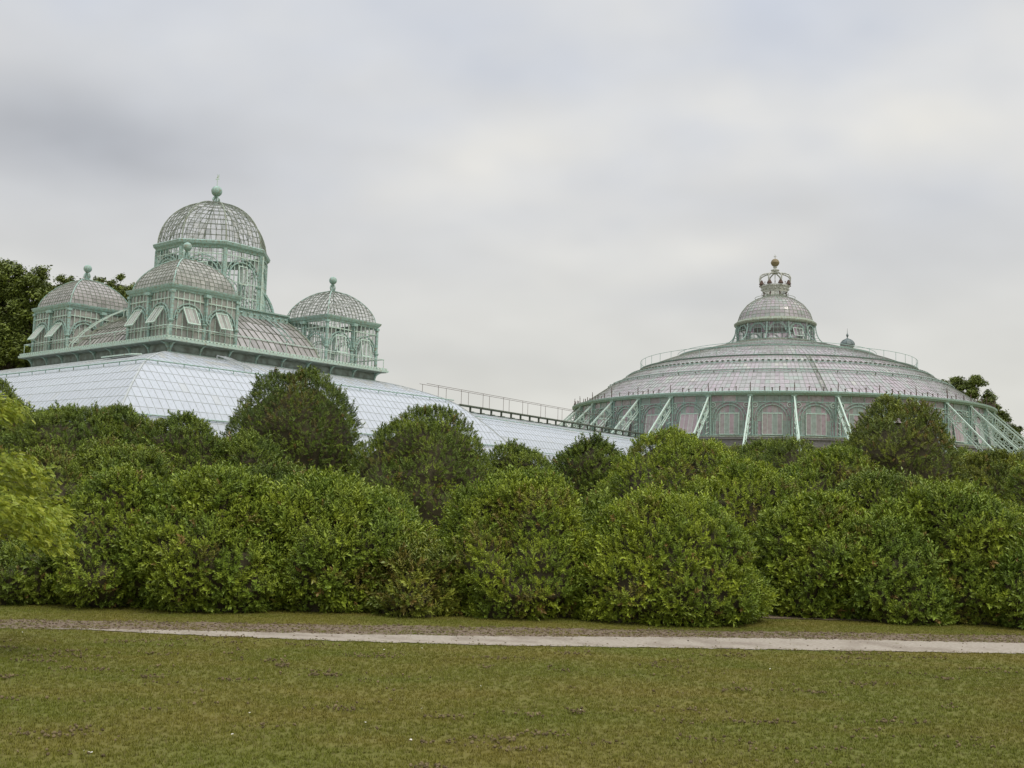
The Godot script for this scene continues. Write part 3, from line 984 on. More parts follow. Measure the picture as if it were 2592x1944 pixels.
# ---------------------------------------------------------------- the vaulted corridor between the two glasshouses
func build_corridor() -> void:
	var UPV := Vector3.UP
	var hy := EYE + 0.88 * K
	var a := at_height(1150, 1025, hy)
	var b := at_height(1629, 1101, hy)
	var dir := (b - a).normalized()
	var start := a - dir * 4.6
	var L := (b - start).length() + 1.0
	var c := thing("glazed_corridor", "long low white glass vault with a dark ridge walkway leading to the round greenhouse", "greenhouse", Vector3(start.x, 0, start.z))
	c.rotation.y = atan2(-dir.z, dir.x)     # local x runs along the ridge, local z towards the camera
	var y0 := hy - 0.36
	var ctrl := []
	for q in [[0.0, 0.0], [0.9, -0.12], [1.9, -0.42], [2.9, -1.0], [3.7, -1.75], [4.35, -2.7], [4.8, -3.8], [5.0, -4.8]]:
		ctrl.push_back(Vector2(q[0], y0 + q[1]))
	var prof := smooth_profile(ctrl, 13)
	var rm := MB.new()
	rm.bar(UPV * (y0 + 0.03), UPV * (y0 + 0.03) + Vector3(L, 0, 0), 0.14, 0.10, UPV)
	var roof := part("vault", rm.mesh(), M.paint_pale, c)
	var lb := MB.new()
	for s in [1.0, -1.0]:
		var rows := []
		for q in prof: rows.push_back([q.x, q.y, L / 2])
		glaze(rows, Vector3(0, 0, s), Vector3(s, 0, 0), Vector3(L / 2, 0, 0), 0.40, "white", roof, lb, 0.018)
	part("glazing_bars", lb.mesh(), M.bar_white, roof, "stuff")
	var w := MB.new()
	for s in [1.0, -1.0]:
		w.box(Vector3(L / 2, (y0 - 4.8) / 2, s * 5.02), Vector3(L / 2, 0, 0), UPV * ((y0 - 4.8) / 2), Vector3(0, 0, 0.12))
	part("base_wall", w.mesh(), M.stone, c)
	for i in [4, 9]:
		var mb := MB.new()
		var q: Vector2 = prof[i]
		mb.tube([Vector3(0, q.y + 0.14, q.x + 0.06), Vector3(L, q.y + 0.14, q.x + 0.06)], 0.028, 0.028, 6)
		part("roof_rail", mb.mesh(), M.paint, c)
	# walkway on brackets
	var wk := MB.new()
	wk.bar(Vector3(4.5, hy, 0.25), Vector3(L, hy, 0.25), 0.42, 0.04, UPV)
	wk.bar(Vector3(4.5, hy + 0.03, 0.47), Vector3(L, hy + 0.03, 0.47), 0.03, 0.06, UPV)
	var walk := part("walkway", wk.mesh(), M.bar_dark, c)
	var n := int((L - 4.9) / 1.25)
	var bk := MB.new()
	bk.cube(Vector3(0, -0.19, 0), Vector3(0.10, 0.32, 0.10))
	bk.cube(Vector3(0, -0.33, 0), Vector3(0.22, 0.05, 0.5))
	var bmesh := bk.mesh()
	for i in n:
		var o := part("bracket", bmesh, M.bar_dark, walk)
		o.position = Vector3(4.8 + i * 1.25, hy, 0.25)
	var rl := MB.new()
	for zz in [-0.02, 0.52]:
		rl.tube([Vector3(0.9, hy + 0.95, zz), Vector3(L, hy + 0.95, zz)], 0.013, 0.013, 6)
	var rail := part("railing", rl.mesh(), M.rust, c)
	var pm := MB.new()
	pm.tube([Vector3.ZERO, UPV * 0.95], 0.013, 0.013, 6)
	var pmesh := pm.mesh()
	for i in int((L - 2.1) / 2.5) + 1:
		for zz in [-0.02, 0.52]:
			var o := part("railing_post", pmesh, M.rust, rail)
			o.position = Vector3(1.2 + i * 2.5 + (0.9 if zz > 0 else 0.0), hy, zz)
	flush_panes(c)

# ---------------------------------------------------------------- the round greenhouse
func build_rotunda() -> void:
	var UPV := Vector3.UP
	var g := thing("round_greenhouse", "round iron and lavender glass winter garden topped by a lantern and a crown", "greenhouse", ROT_AT)
	g.rotation.y = atan2(-ROT_AT.x, -ROT_AT.z)
	g.scale = Vector3(1.01, 1.0, 1.01)
	# plinth
	var pl := MB.new()
	pl.lathe([Vector2(19.95, 3.0), Vector2(19.95, 7.2), Vector2(20.05, 7.22), Vector2(20.05, 7.36), Vector2(19.4, 7.40)], 144, Vector3.ZERO)
	part("plinth", pl.mesh(), M.stone, g)
	var sl := MB.new()
	sl.lathe([Vector2(19.55, 7.38), Vector2(19.92, 7.40), Vector2(19.92, 7.52), Vector2(19.45, 7.54)], 144, Vector3.ZERO)
	part("sill", sl.mesh(), M.bar, g)
	# gutter
	var gt := MB.new()
	gt.lathe([Vector2(19.35, 10.86), Vector2(19.78, 10.88), Vector2(19.86, 10.98), Vector2(19.92, 11.02), Vector2(19.95, 11.16), Vector2(19.80, 11.20), Vector2(19.72, 11.12), Vector2(19.3, 11.18), Vector2(19.15, 11.30)], 180, Vector3.ZERO)
	var gut := part("gutter", gt.mesh(), M.paint, g)
	var spk := []
	for hgt in [0.85, 0.42, 0.26]:
		var sp := MB.new()
		sp.tube([UPV * -0.05, UPV * hgt], 0.05, 0.025, 5)
		sp.lathe([Vector2(0.02, hgt * 0.55), Vector2(0.07, hgt * 0.62), Vector2(0.02, hgt * 0.70)], 6, Vector3.ZERO)
		if hgt < 0.8: sp.box(UPV * (hgt * 0.9), Vector3(0.07, 0, 0), UPV * 0.03, Vector3(0, 0, 0.02))
		spk.push_back(sp.mesh())
	for i in 216:
		var ph := deg_to_rad(4.4 + i * 10.0 / 6.0)
		if cos(ph) < -0.35: continue
		var kind := 0 if i % 6 == 0 else (1 if i % 2 == 0 else 2)
		if kind == 2 and rng.randf() < 0.4: continue
		var o := part("spike", spk[kind], M.rust, gut)
		o.position = Vector3(sin(ph), 0, cos(ph)) * 19.75 + UPV * 11.18
		o.rotation = Vector3(rng.randf_range(-0.06, 0.06), ph, rng.randf_range(-0.06, 0.06))
		o.scale = Vector3.ONE * rng.randf_range(0.8, 1.1)
	# wall bays
	var R := 19.5
	var hw := R * tan(deg_to_rad(5.0))
	var colm := MB.new()
	for s in [-0.16, 0.16]: colm.cube(Vector3(s, 9.2, 0.08), Vector3(0.09, 3.4, 0.14))
	colm.cube(Vector3(0, 9.2, -0.02), Vector3(0.30, 3.4, 0.10))
	colm.cube(Vector3(0, 10.82, 0.10), Vector3(0.46, 0.14, 0.3))
	for s in [-0.40, 0.40]: colm.tube([Vector3(s, 7.5, 0.05), Vector3(s, 8.72, 0.05)], 0.045, 0.045, 8)
	var cmesh := colm.mesh()
	var am := arch_mesh(1.40, 1.17, 0.0, 0.06)
	var rd := MB.new()
	for i in 14:
		var a0 := TAU * i / 14
		var a1 := TAU * (i + 1) / 14
		rd.bar(Vector3(cos(a0), sin(a0), 0) * 0.20, Vector3(cos(a1), sin(a1), 0) * 0.20, 0.05, 0.05, Vector3.BACK)
	rd.ball(Vector3.ZERO, 0.055, 8)
	var rmesh := rd.mesh()
	var but := buttress_mesh()
	for i in 36:
		var phc := deg_to_rad(4.4 + i * 10.0)
		var o := part("buttress", but, M.paint_pale, g)
		o.position = Vector3(sin(phc), 0, cos(phc)) * (R + 0.14)
		o.rotation.y = phc
	for i in 36:
		var phc := deg_to_rad(4.4 + i * 10.0)
		var ph := phc + deg_to_rad(5.0)
		var od := Vector3(sin(ph), 0, cos(ph))
		var td := Vector3(cos(ph), 0, -sin(ph))
		var fr := MB.new()
		for y in [[7.6, 0.08], [10.33, 0.07], [8.76, 0.035]]: fr.bar(od * R - td * hw + UPV * y[0], od * R + td * hw + UPV * y[0], y[1], y[1], UPV)
		for s in [-0.55, 0.55]: fr.bar(od * R + td * s + UPV * 10.33, od * R + td * s + UPV * 10.9, 0.06, 0.06, od)
		for s in [-1.16, -0.79, 0.79, 1.16]: fr.bar(od * R + td * s + UPV * 7.55, od * R + td * s + UPV * (8.95 + sqrt(maxf(0, 1.17 * 1.17 - s * s))), 0.05, 0.05, od)
		for s in [-0.395, 0.0, 0.395]: fr.bar(od * R + td * s + UPV * 7.55, od * R + td * s + UPV * (8.95 + sqrt(1.17 * 1.17 - s * s)), 0.03, 0.035, od)
		fr.bar(od * R - td * 0.8 + UPV * 9.4, od * R + td * 0.8 + UPV * 9.4, 0.07, 0.08, UPV)
		var bay := part("wall_bay", fr.mesh(), M.paint, g)
		var cl := part("column", cmesh, M.paint, bay)
		cl.position = Vector3(sin(phc), 0, cos(phc)) * (R + 0.03)
		cl.rotation.y = phc
		var front := cos(ph) > -0.2
		var xs := [-hw, -1.16, -0.79, -0.395, 0.0, 0.395, 0.79, 1.16, hw]
		var ys := [7.54, 8.76, 9.4, 10.33]
		for yi in 3:
			for xi in 8:
				add_pane([od * R + td * xs[xi] + UPV * ys[yi], od * R + td * xs[xi + 1] + UPV * ys[yi], od * R + td * xs[xi + 1] + UPV * ys[yi + 1], od * R + td * xs[xi] + UPV * ys[yi + 1]], od, "wall", bay)
		for xi in 3:
			var x0: float = [-hw, -0.55, 0.55][xi]
			var x1: float = [-0.55, 0.55, hw][xi]
			add_pane([od * (R - 0.01) + td * x0 + UPV * 10.33, od * (R - 0.01) + td * x1 + UPV * 10.33, od * (R - 0.01) + td * x1 + UPV * 10.88, od * (R - 0.01) + td * x0 + UPV * 10.88], od, "wall", bay)
		if not front: continue
		var ar := part("arch", am, M.paint, bay)
		ar.transform = Transform3D(Basis(UPV, ph), od * R + UPV * 8.93)
		for s in [-1.36, 1.36]:
			var q := part("roundel", rmesh, M.paint_pale, bay)
			q.transform = Transform3D(Basis(UPV, ph), od * (R + 0.05) + td * s + UPV * 10.08)
		var tl := 0.03
		if sin(ph) < -0.3: tl = rng.randf_range(0.16, 0.32)
		elif sin(ph) > 0.45: tl = rng.randf_range(0.1, 0.3)
		sash_node(bay, od * (R + 0.07) + UPV * 9.36, ph, 1.56, 1.72, tl, 4, "wall")
	# lower great roof
	var rf := MB.new()
	rf.lathe([Vector2(13.0, 15.05), Vector2(13.25, 15.07), Vector2(13.3, 15.16), Vector2(12.9, 15.2)], 144, Vector3.ZERO)
	for q in [[14.62, 14.27], [15.95, 13.45], [16.35, 13.2]]:
		var pts := []
		for k in 145: pts.push_back(Vector3(sin(TAU * k / 144), 0, cos(TAU * k / 144)) * (q[0] + 0.05) + UPV * (q[1] + 0.06))
		rf.tube(pts, 0.035, 0.035, 5)
	var roof := part("great_roof", rf.mesh(), M.paint, g)
	var rb := MB.new()
	var prof := smooth_profile([Vector2(19.2, 11.24), Vector2(17.62, 12.33), Vector2(16.3, 13.22), Vector2(14.7, 14.22), Vector2(13.08, 15.12)], 11)
	glaze_ring(prof, 288, "lavender", roof, rb, 0.02)
	var prof2 := smooth_profile([Vector2(13.0, 15.15), Vector2(11.3, 15.85), Vector2(9.37, 16.52)], 6)
	glaze_ring(prof2, 216, "lavender", roof, rb, 0.02)
	var prof3 := smooth_profile([Vector2(9.3, 16.56), Vector2(7.2, 17.15), Vector2(5.2, 17.68), Vector2(4.0, 17.95)], 6)
	glaze_ring(prof3, 144, "lavender", roof, rb, 0.022)
	part("glazing_bars", rb.mesh(), M.bar_mid, roof, "stuff")
	# bolts on the dotted ring
	var st := MB.new()
	for k in 180:
		var e := Vector3(sin(TAU * k / 180), 0, cos(TAU * k / 180))
		st.box(e * 14.35 + UPV * 14.50, e * 0.06, UPV * 0.05, e.cross(UPV) * 0.11)
		if k % 3 == 0: st.box(e * 16.4 + UPV * 13.28, e * 0.04, UPV * 0.08, e.cross(UPV) * 0.03)
	part("ring_studs", st.mesh(), M.bar_dark, roof, "stuff")
	# second ring and walkway railing
	var r1 := MB.new()
	r1.lathe([Vector2(9.25, 16.46), Vector2(9.5, 16.50), Vector2(9.52, 16.62), Vector2(9.2, 16.66)], 120, Vector3.ZERO)
	var pts2 := []
	for k in 121: pts2.push_back(Vector3(sin(TAU * k / 120), 0, cos(TAU * k / 120)) * 9.5 + UPV * 16.85)
	r1.tube(pts2, 0.025, 0.025, 5)
	part("roof_ring", r1.mesh(), M.paint, g)
	var rr := MB.new()
	var pts3 := []
	for k in 145: pts3.push_back(Vector3(sin(TAU * k / 144), 0, cos(TAU * k / 144)) * 13.2 + UPV * 15.98)
	rr.tube(pts3, 0.022, 0.022, 5)
	var railing := part("railing", rr.mesh(), M.paint, g)
	var pm := MB.new()
	pm.tube([Vector3.ZERO, UPV * 0.84], 0.02, 0.02, 5)
	var pmesh := pm.mesh()
	for k in 48:
		var o := part("railing_post", pmesh, M.paint, railing)
		o.position = Vector3(sin(TAU * k / 48), 0, cos(TAU * k / 48)) * 13.2 + UPV * 15.14
	var ph2 := deg_to_rad(12.0)
	ladder(g, "roof_ladder", prof, Vector3(sin(ph2), 0, cos(ph2)), Vector3(cos(ph2), 0, -sin(ph2)), 0.0, 0, 11, 0.16, 0.06, M.bar)
	rotunda_lantern(g)
	rotunda_crown(g)
	flush_panes(g)

func buttress_mesh() -> ArrayMesh:
	# local z points outwards from the wall
	var mb := MB.new()
	var A := Vector3(0, 10.84, 0.0)
	var B := Vector3(0, 4.0, 7.05)
	mb.bar(A, B, 0.12, 0.11, Vector3.UP)
	var off := Vector3(0, -1.05, -0.12)
	var A2 := A + off
	var B2 := B + Vector3(0, -0.3, -0.9)
	mb.bar(A2, B2, 0.08, 0.08, Vector3.UP)
	mb.bar(A2 + Vector3(0, 0.2, 0.1), B2 + Vector3(0, 0.2, 0.1), 0.05, 0.05, Vector3.UP)
	var n := 9
	for i in n:
		var t0 := (i + 0.3) / n
		var t1 := (i + 1.0) / n
		var p: Vector3 = A.lerp(B, t0)
		var q: Vector3 = A2.lerp(B2, t0)
		var p1: Vector3 = A.lerp(B, t1)
		mb.bar(p, q, 0.05, 0.05, Vector3.RIGHT)
		mb.bar(q, p1, 0.04, 0.04, Vector3.RIGHT)
		# scroll between the chords
		var m: Vector3 = (p + q + p1) / 3
		for k in 8:
			var a0 := TAU * k / 8
			var a1 := TAU * (k + 1) / 8
			mb.bar(m + Vector3(0, cos(a0), sin(a0)) * 0.19, m + Vector3(0, cos(a1), sin(a1)) * 0.19, 0.04, 0.045, Vector3.RIGHT)
	# web against the wall
	for i in 5:
		var y := 9.6 - i * 0.45
		var z := 0.35 + i * 0.12
		mb.bar(Vector3(0, y, 0), Vector3(0, y - 0.2, z), 0.04, 0.04, Vector3.RIGHT)
	return mb.mesh()

func rotunda_lantern(g: Node3D) -> void:
	var UPV := Vector3.UP
	var cn := MB.new()
	cn.lathe([Vector2(3.6, 19.70), Vector2(3.88, 19.73), Vector2(3.98, 19.86), Vector2(4.0, 19.98), Vector2(3.85, 20.06), Vector2(3.74, 20.2), Vector2(3.6, 20.24)], 72, Vector3.ZERO)
	cn.lathe([Vector2(4.1, 17.86), Vector2(4.1, 18.02), Vector2(3.7, 18.06)], 72, Vector3.ZERO)
	var l := part("lantern", cn.mesh(), M.bar, g)
	var R := 3.70
	var wb := MB.new()
	var bm := MB.new()
	var pts := []
	for i in 9:
		var t := i / 8.0
		pts.push_back(Vector3(0, 19.68 - 1.78 * sin(t * PI / 2), 0.22 + 1.05 * (1 - cos(t * PI / 2)) * 0.98))
	for i in 8: bm.bar(pts[i], pts[i + 1], 0.07, 0.09, Vector3.BACK)
	for i in range(2, 8): bm.bar(pts[i], Vector3(0, pts[i].y, 0.05), 0.03, 0.03, Vector3.RIGHT)
	bm.cube(Vector3(0, 18.85, 0.02), Vector3(0.14, 1.75, 0.12))
	var bmesh := bm.mesh()
	var am := arch_mesh(0.82, 0.72, 0.0, 0.02)
	for i in 12:
		var ph := deg_to_rad(-11.0 + i * 30.0)
		var o := part("curved_strut", bmesh, M.paint, l)
		o.position = Vector3(sin(ph), 0, cos(ph)) * R
		o.rotation.y = ph
		var pm := ph + deg_to_rad(15)
		var od := Vector3(sin(pm), 0, cos(pm))
		var td := Vector3(cos(pm), 0, -sin(pm))
		var hw := R * tan(deg_to_rad(15))
		var ap := R
		var q := part("arch", am, M.paint, l)
		q.transform = Transform3D(Basis(UPV, pm), od * ap + UPV * 18.84)
		for j in range(-2, 3): wb.bar(od * ap + td * (j * hw / 2.5) + UPV * 18.05, od * ap + td * (j * hw / 2.5) + UPV * 19.7, 0.03, 0.035, od)
		for y in [18.1, 18.62, 19.15]: wb.bar(od * ap - td * hw + UPV * y, od * ap + td * hw + UPV * y, 0.035, 0.035, UPV)
		var rows := []
		for y in [18.05, 18.62, 19.15, 19.72]: rows.push_back([ap - 0.03, y, hw])
		glaze(rows, od, td, Vector3.ZERO, hw / 2.5, "lantern", l, MB.new(), 0.02, false)
		if i == 1: sash_node(l, od * (ap + 0.06) + UPV * 19.1, pm, 1.05, 0.85, 0.4, 3, "lantern")
	part("glazing_bars", wb.mesh(), M.paint, l, "stuff")
	var rb := MB.new()
	var prof := smooth_profile([Vector2(3.64, 20.22), Vector2(3.36, 21.10), Vector2(2.72, 21.93), Vector2(1.95, 22.46), Vector2(1.12, 22.76)], 10)
	glaze_ring(prof, 48, "lavender", l, rb, 0.032)
	part("glazing_bars", rb.mesh(), M.bar, l, "stuff")
	var rg := MB.new()
	var p2 := []
	for k in 49: p2.push_back(Vector3(sin(TAU * k / 48), 0, cos(TAU * k / 48)) * 1.95 + UPV * 22.68)
	rg.tube(p2, 0.025, 0.025, 5)
	rg.lathe([Vector2(1.2, 22.70), Vector2(1.22, 22.82), Vector2(0.1, 22.86)], 36, Vector3.ZERO)
	part("dome_rail", rg.mesh(), M.bar, l)

func rotunda_crown(g: Node3D) -> void:
	var UPV := Vector3.UP
	var bd := MB.new()
	bd.lathe([Vector2(1.14, 23.22), Vector2(1.22, 23.24), Vector2(1.20, 23.34), Vector2(1.34, 23.72), Vector2(1.42, 23.78), Vector2(1.42, 23.88), Vector2(1.34, 23.90), Vector2(1.26, 23.70), Vector2(1.12, 23.30)], 48, Vector3.ZERO)
	for k in 16:
		var a := TAU * k / 16
		bd.ball(Vector3(sin(a), 0, cos(a)) * 1.29 + UPV * 23.53, 0.11, 8)
	for k in 48:
		var a := TAU * k / 48
		bd.ball(Vector3(sin(a), 0, cos(a)) * 1.42 + UPV * 23.92, 0.045, 6)
	bd.tube([UPV * 22.8, UPV * 25.9], 0.05, 0.04, 8)
	var cr := part("crown", bd.mesh(), M.crown, g)
	cr.set_meta("label", "open iron royal crown with eight beaded arches")
	var lg := MB.new()
	lg.tube([Vector3(0, 22.78, 1.16), Vector3(0, 22.9, 1.24), Vector3(0, 23.05, 1.14), Vector3(0, 23.24, 1.14)], 0.06, 0.05, 6)
	lg.tube([Vector3(0, 22.9, 1.24), Vector3(0, 22.95, 1.38), Vector3(0, 23.1, 1.36)], 0.035, 0.02, 5)
	var lmesh := lg.mesh()
	var ac := MB.new()
	var path := smooth_profile([Vector2(1.38, 23.95), Vector2(1.56, 24.3), Vector2(1.62, 24.62), Vector2(1.45, 24.95), Vector2(1.05, 25.12), Vector2(0.6, 25.2), Vector2(0.32, 25.3), Vector2(0.2, 25.2)], 22)
	for i in range(path.size() - 1):
		ac.bar(Vector3(0, path[i].y, path[i].x), Vector3(0, path[i + 1].y, path[i + 1].x), 0.08, 0.07, Vector3.RIGHT)
		if i > 3 and i < 20: ac.ball(Vector3(0, path[i].y, path[i].x), 0.085, 6)
	var amesh := ac.mesh()
	var tp := MB.new()
	tp.lathe([Vector2(0.02, 0.0), Vector2(0.27, 0.05), Vector2(0.22, 0.18), Vector2(0.13, 0.36), Vector2(0.06, 0.5)], 8, Vector3.ZERO)
	var tmesh := tp.mesh()
	for k in 8:
		var a := TAU * (k + 0.5) / 8
		for q in [["crown_leg", lmesh, M.rust], ["crown_arch", amesh, M.crown]]:
			var o := part(q[0], q[1], q[2], cr)
			o.rotation.y = a
		var t := part("crown_leaf", tmesh, M.rust, cr)
		t.position = Vector3(sin(a), 0, cos(a)) * 1.40 + UPV * 23.92
	for k in 8:
		var a := TAU * k / 8
		var s := MB.new()
		s.tube([UPV * 23.9, UPV * 24.12], 0.02, 0.02, 5)
		s.ball(UPV * 24.16, 0.06, 6)
		var o := part("crown_pearl", s.mesh(), M.rust, cr)
		o.position = Vector3(sin(a), 0, cos(a)) * 1.38
	var hub := MB.new()
	hub.lathe([Vector2(0.12, 25.15), Vector2(0.34, 25.26), Vector2(0.20, 25.36), Vector2(0.38, 25.46), Vector2(0.42, 25.56), Vector2(0.22, 25.64), Vector2(0.12, 25.72), Vector2(0.20, 25.84), Vector2(0.14, 25.93)], 16, Vector3.ZERO)
	part("crown_hub", hub.mesh(), M.crown, cr)
	var b := MB.new()
	b.ball(UPV * 26.32, 0.41, 22)
	b.lathe([Vector2(0.415, 26.27), Vector2(0.43, 26.32), Vector2(0.415, 26.37)], 24, Vector3.ZERO)
	part("orb", b.mesh(), M.gold, cr)
	var x := MB.new()
	x.bar(UPV * 26.7, UPV * 27.15, 0.06, 0.05, Vector3.BACK)
	x.bar(UPV * 26.96 - Vector3(0.14, 0, 0), UPV * 26.96 + Vector3(0.14, 0, 0), 0.06, 0.05, Vector3.BACK)
	x.ball(UPV * 26.96, 0.06, 6)
	part("cross", x.mesh(), M.crown, cr)

func build_turret() -> void:
	var top := at_depth(2145, 874, 134.0)
	var o := thing("roof_turret", "small grey ribbed turret cap with a spike behind the round greenhouse roof", "turret", Vector3(top.x, ground_y(top.x, top.z), top.z))
	var y := top.y - o.position.y
	var s := MB.new()
	s.ngon([Vector2(0.68, 0.0), Vector2(0.68, y - 0.25), Vector2(0.80, y - 0.20), Vector2(0.80, y - 0.02)], 8, Vector3.ZERO)
	part("shaft", s.mesh(), M.stone, o)
	var c := MB.new()
	c.ngon([Vector2(0.82, y - 0.02), Vector2(0.84, y + 0.10), Vector2(0.74, y + 0.38), Vector2(0.52, y + 0.64), Vector2(0.22, y + 0.80), Vector2(0.10, y + 0.92)], 8, Vector3.ZERO)
	for k in 8:
		var a := TAU * (k + 0.5) / 8
		var e := Vector3(sin(a), 0, cos(a)) / cos(PI / 8)
		var pr := [Vector2(0.84, y + 0.10), Vector2(0.74, y + 0.38), Vector2(0.52, y + 0.64), Vector2(0.22, y + 0.80)]
		for i in 3: c.bar(e * pr[i].x + Vector3.UP * pr[i].y, e * pr[i + 1].x + Vector3.UP * pr[i + 1].y, 0.07, 0.06, e)
	part("cap", c.mesh(), M.lead, o)
	var f := MB.new()
	f.lathe([Vector2(0.08, y + 0.9), Vector2(0.06, y + 1.05), Vector2(0.15, y + 1.2), Vector2(0.15, y + 1.35), Vector2(0.06, y + 1.5), Vector2(0.03, y + 1.62), Vector2(0.012, y + 2.2)], 8, Vector3.ZERO)
	part("spike", f.mesh(), M.lead, o)

# ---------------------------------------------------------------- ground
func path_edges() -> Array:
	# path edges read from the photograph: x, far z, near z
	return [[-5.9, -13.74, -13.72], [-5.3, -13.79, -13.70], [-4.4, -13.88, -13.54], [-3.4, -13.93, -13.45], [-2.3, -13.99, -13.34], [0.0, -14.23, -13.36], [2.4, -14.66, -13.60], [4.6, -14.90, -13.80], [7.2, -15.11, -14.02], [12.0, -15.55, -14.4], [30.0, -17.2, -15.9]]
func path_z(x: float, which: int) -> float:
	var e := path_edges()
	if x < e[0][0]: return e[0][which]
	for i in range(e.size() - 1):
		if x <= e[i + 1][0]: return lerpf(e[i][which], e[i + 1][which], smooth(0, 1, (x - e[i][0]) / (e[i + 1][0] - e[i][0])) * 0.3 + 0.7 * (x - e[i][0]) / (e[i + 1][0] - e[i][0]))
	return e[-1][which]
func soil_z(x: float) -> float:   # far edge of the worn strip behind the path
	return -14.45 - 0.163 * clampf(x + 6.8, -4, 14.5) * 0.62 - 0.10 - 0.12 * noise.get_noise_2d(x * 0.8, 3.0)

func lawn_tint(x: float, z: float) -> Color:
	var a := noise.get_noise_2d(x * 0.30, z * 0.55)
	var b := noise2.get_noise_2d(x * 0.9 + 40, z * 1.8)
	var t := clampf(0.42 + 0.85 * a + 0.35 * b, 0, 1)
	var green := Color(0.150, 0.167, 0.021)
	var dry := Color(0.196, 0.172, 0.031)
	return green.lerp(dry, t)

func sheet(called: String, fx: Callable, x0: float, x1: float, step: float, y: float, m: Material, far_jit: float, near_jit: float) -> void:
	var mb := MB.new()
	var x := x0
	var prev := []
	while x <= x1 + 1e-4:
		var e: Array = fx.call(x)
		var f := Vector3(x, y, e[0] + far_jit * (noise.get_noise_2d(x * 3.1, 1.0) + 0.6 * noise.get_noise_2d(x * 9.0, 5.0)))
		var n := Vector3(x, y, e[1] + near_jit * (noise.get_noise_2d(x * 2.7, 8.0) + 0.6 * noise.get_noise_2d(x * 8.0, 2.0)))
		if n.z < f.z + 0.002: n.z = f.z + 0.002
		if prev.size() > 0:
			mb.tri(prev[1], n, f, Vector3.UP, Vector3.UP, Vector3.UP)
			mb.tri(prev[1], f, prev[0], Vector3.UP, Vector3.UP, Vector3.UP)
		prev = [f, n]
		x += step
	var o := part(called, mb.mesh(), m, self, "structure")
	o.name = called

func build_ground() -> void:
	var xs := [-900.0, -400.0, -200.0, -120.0, -80.0, -60.0, -45.0, -35.0, -28.0, -22.0, -18.0, -15.0]
	var x := -13.0
	while x < 14.0:
		xs.push_back(x)
		x += 0.3
	xs += [15.0, 18.0, 22.0, 28.0, 35.0, 45.0, 60.0, 80.0, 120.0, 200.0, 400.0, 900.0]
	var zs := [900.0, 300.0, 100.0, 40.0, 15.0, 5.0, 0.0, -3.0]
	var z := -5.0
	while z > -18.0:
		zs.push_back(z)
		z -= 0.3
	z = -18.5
	while z > -45.0:
		zs.push_back(z)
		z -= 1.5
	zs += [-48.0, -55.0, -65.0, -78.0, -100.0, -130.0, -180.0, -300.0, -600.0, -1500.0]
	var v := PackedVector3Array()
	var n := PackedVector3Array()
	var c := PackedColorArray()
	var idx := PackedInt32Array()
	for zz in zs:
		for xx in xs:
			var h := ground_y(xx, zz)
			v.push_back(Vector3(xx, h, zz))
			var hx := ground_y(xx + 0.5, zz) - h
			var hz := ground_y(xx, zz + 0.5) - h
			n.push_back(Vector3(-hx * 2, 1, -hz * 2).normalized())
			var thatch := lawn_tint(xx, zz)
			c.push_back(Color(thatch.r * 0.80, thatch.g * 0.76, thatch.b * 0.80))
	var W := xs.size()
	for i in zs.size() - 1:
		for j in W - 1:
			var a := i * W + j
			idx.append_array([a, a + W, a + 1, a + 1, a + W, a + W + 1])
	var arr := []
	arr.resize(Mesh.ARRAY_MAX)
	arr[Mesh.ARRAY_VERTEX] = v
	arr[Mesh.ARRAY_NORMAL] = n
	arr[Mesh.ARRAY_COLOR] = c
	arr[Mesh.ARRAY_INDEX] = idx
	var am := ArrayMesh.new()
	am.add_surface_from_arrays(Mesh.PRIMITIVE_TRIANGLES, arr)
	part("ground", am, M.ground, self, "structure")
	sheet("worn_soil_path", func(q): return [soil_z(q), path_z(q, 1) + (0.10 if q < -4.0 else 0.0)], -16.0, 30.0, 0.06, 0.004, M.soil, 0.10, 0.05)
	sheet("path", func(q): return [path_z(q, 1), path_z(q, 2)], -5.9, 30.0, 0.05, 0.009, M.path, 0.09, 0.07)
	sheet("soil_ground", func(q): return [-19.0, -17.3 - 0.04 * q + 0.25 * noise.get_noise_2d(q * 0.7, 11.0)], -16.0, 16.0, 0.1, 0.012, M.soil, 0.0, 0.10)

# ---------------------------------------------------------------- foliage
func sprig_mesh(leaves: int, ll: float, lw: float, spread: float, seed_: int, dim: Color, bright: Color) -> ArrayMesh:
	# one shoot along +Y, unit length, with narrow pointed leaves all round it
	var r := RandomNumberGenerator.new()
	r.seed = seed_
	var mb := MB.new()
	mb.col = Color(0.55, 0.5, 0.4)
	mb.bar(Vector3.ZERO, Vector3(0, 0.9, 0), 0.02, 0.02, Vector3.RIGHT)
	for i in leaves:
		var t := (i + 0.4) / leaves
		var a := i * 2.4 + r.randf_range(-0.4, 0.4)
		var el := lerpf(spread, spread * 0.35, t) + r.randf_range(-0.2, 0.2)
		var side := Vector3(cos(a), 0, sin(a))
		var d := (side * sin(el) + Vector3.UP * cos(el)).normalized()
		var w := d.cross(side.cross(Vector3.UP) + Vector3(r.randf_range(-0.5, 0.5), 0, r.randf_range(-0.5, 0.5))).normalized()
		w = d.cross(w).normalized()
		var b := Vector3(0, 0.12 + 0.85 * t, 0)
		var L := ll * r.randf_range(0.75, 1.2)
		var dn := Vector3(0, -0.18 * L, 0)
		mb.col = dim.lerp(bright, r.randf())
		var tip := b + d * L + dn
		var m1 := b + d * L * 0.45 + w * lw
		var m2 := b + d * L * 0.45 - w * lw
		mb.flat(b, m1, tip)
		mb.flat(b, tip, m2)
	return mb.mesh()

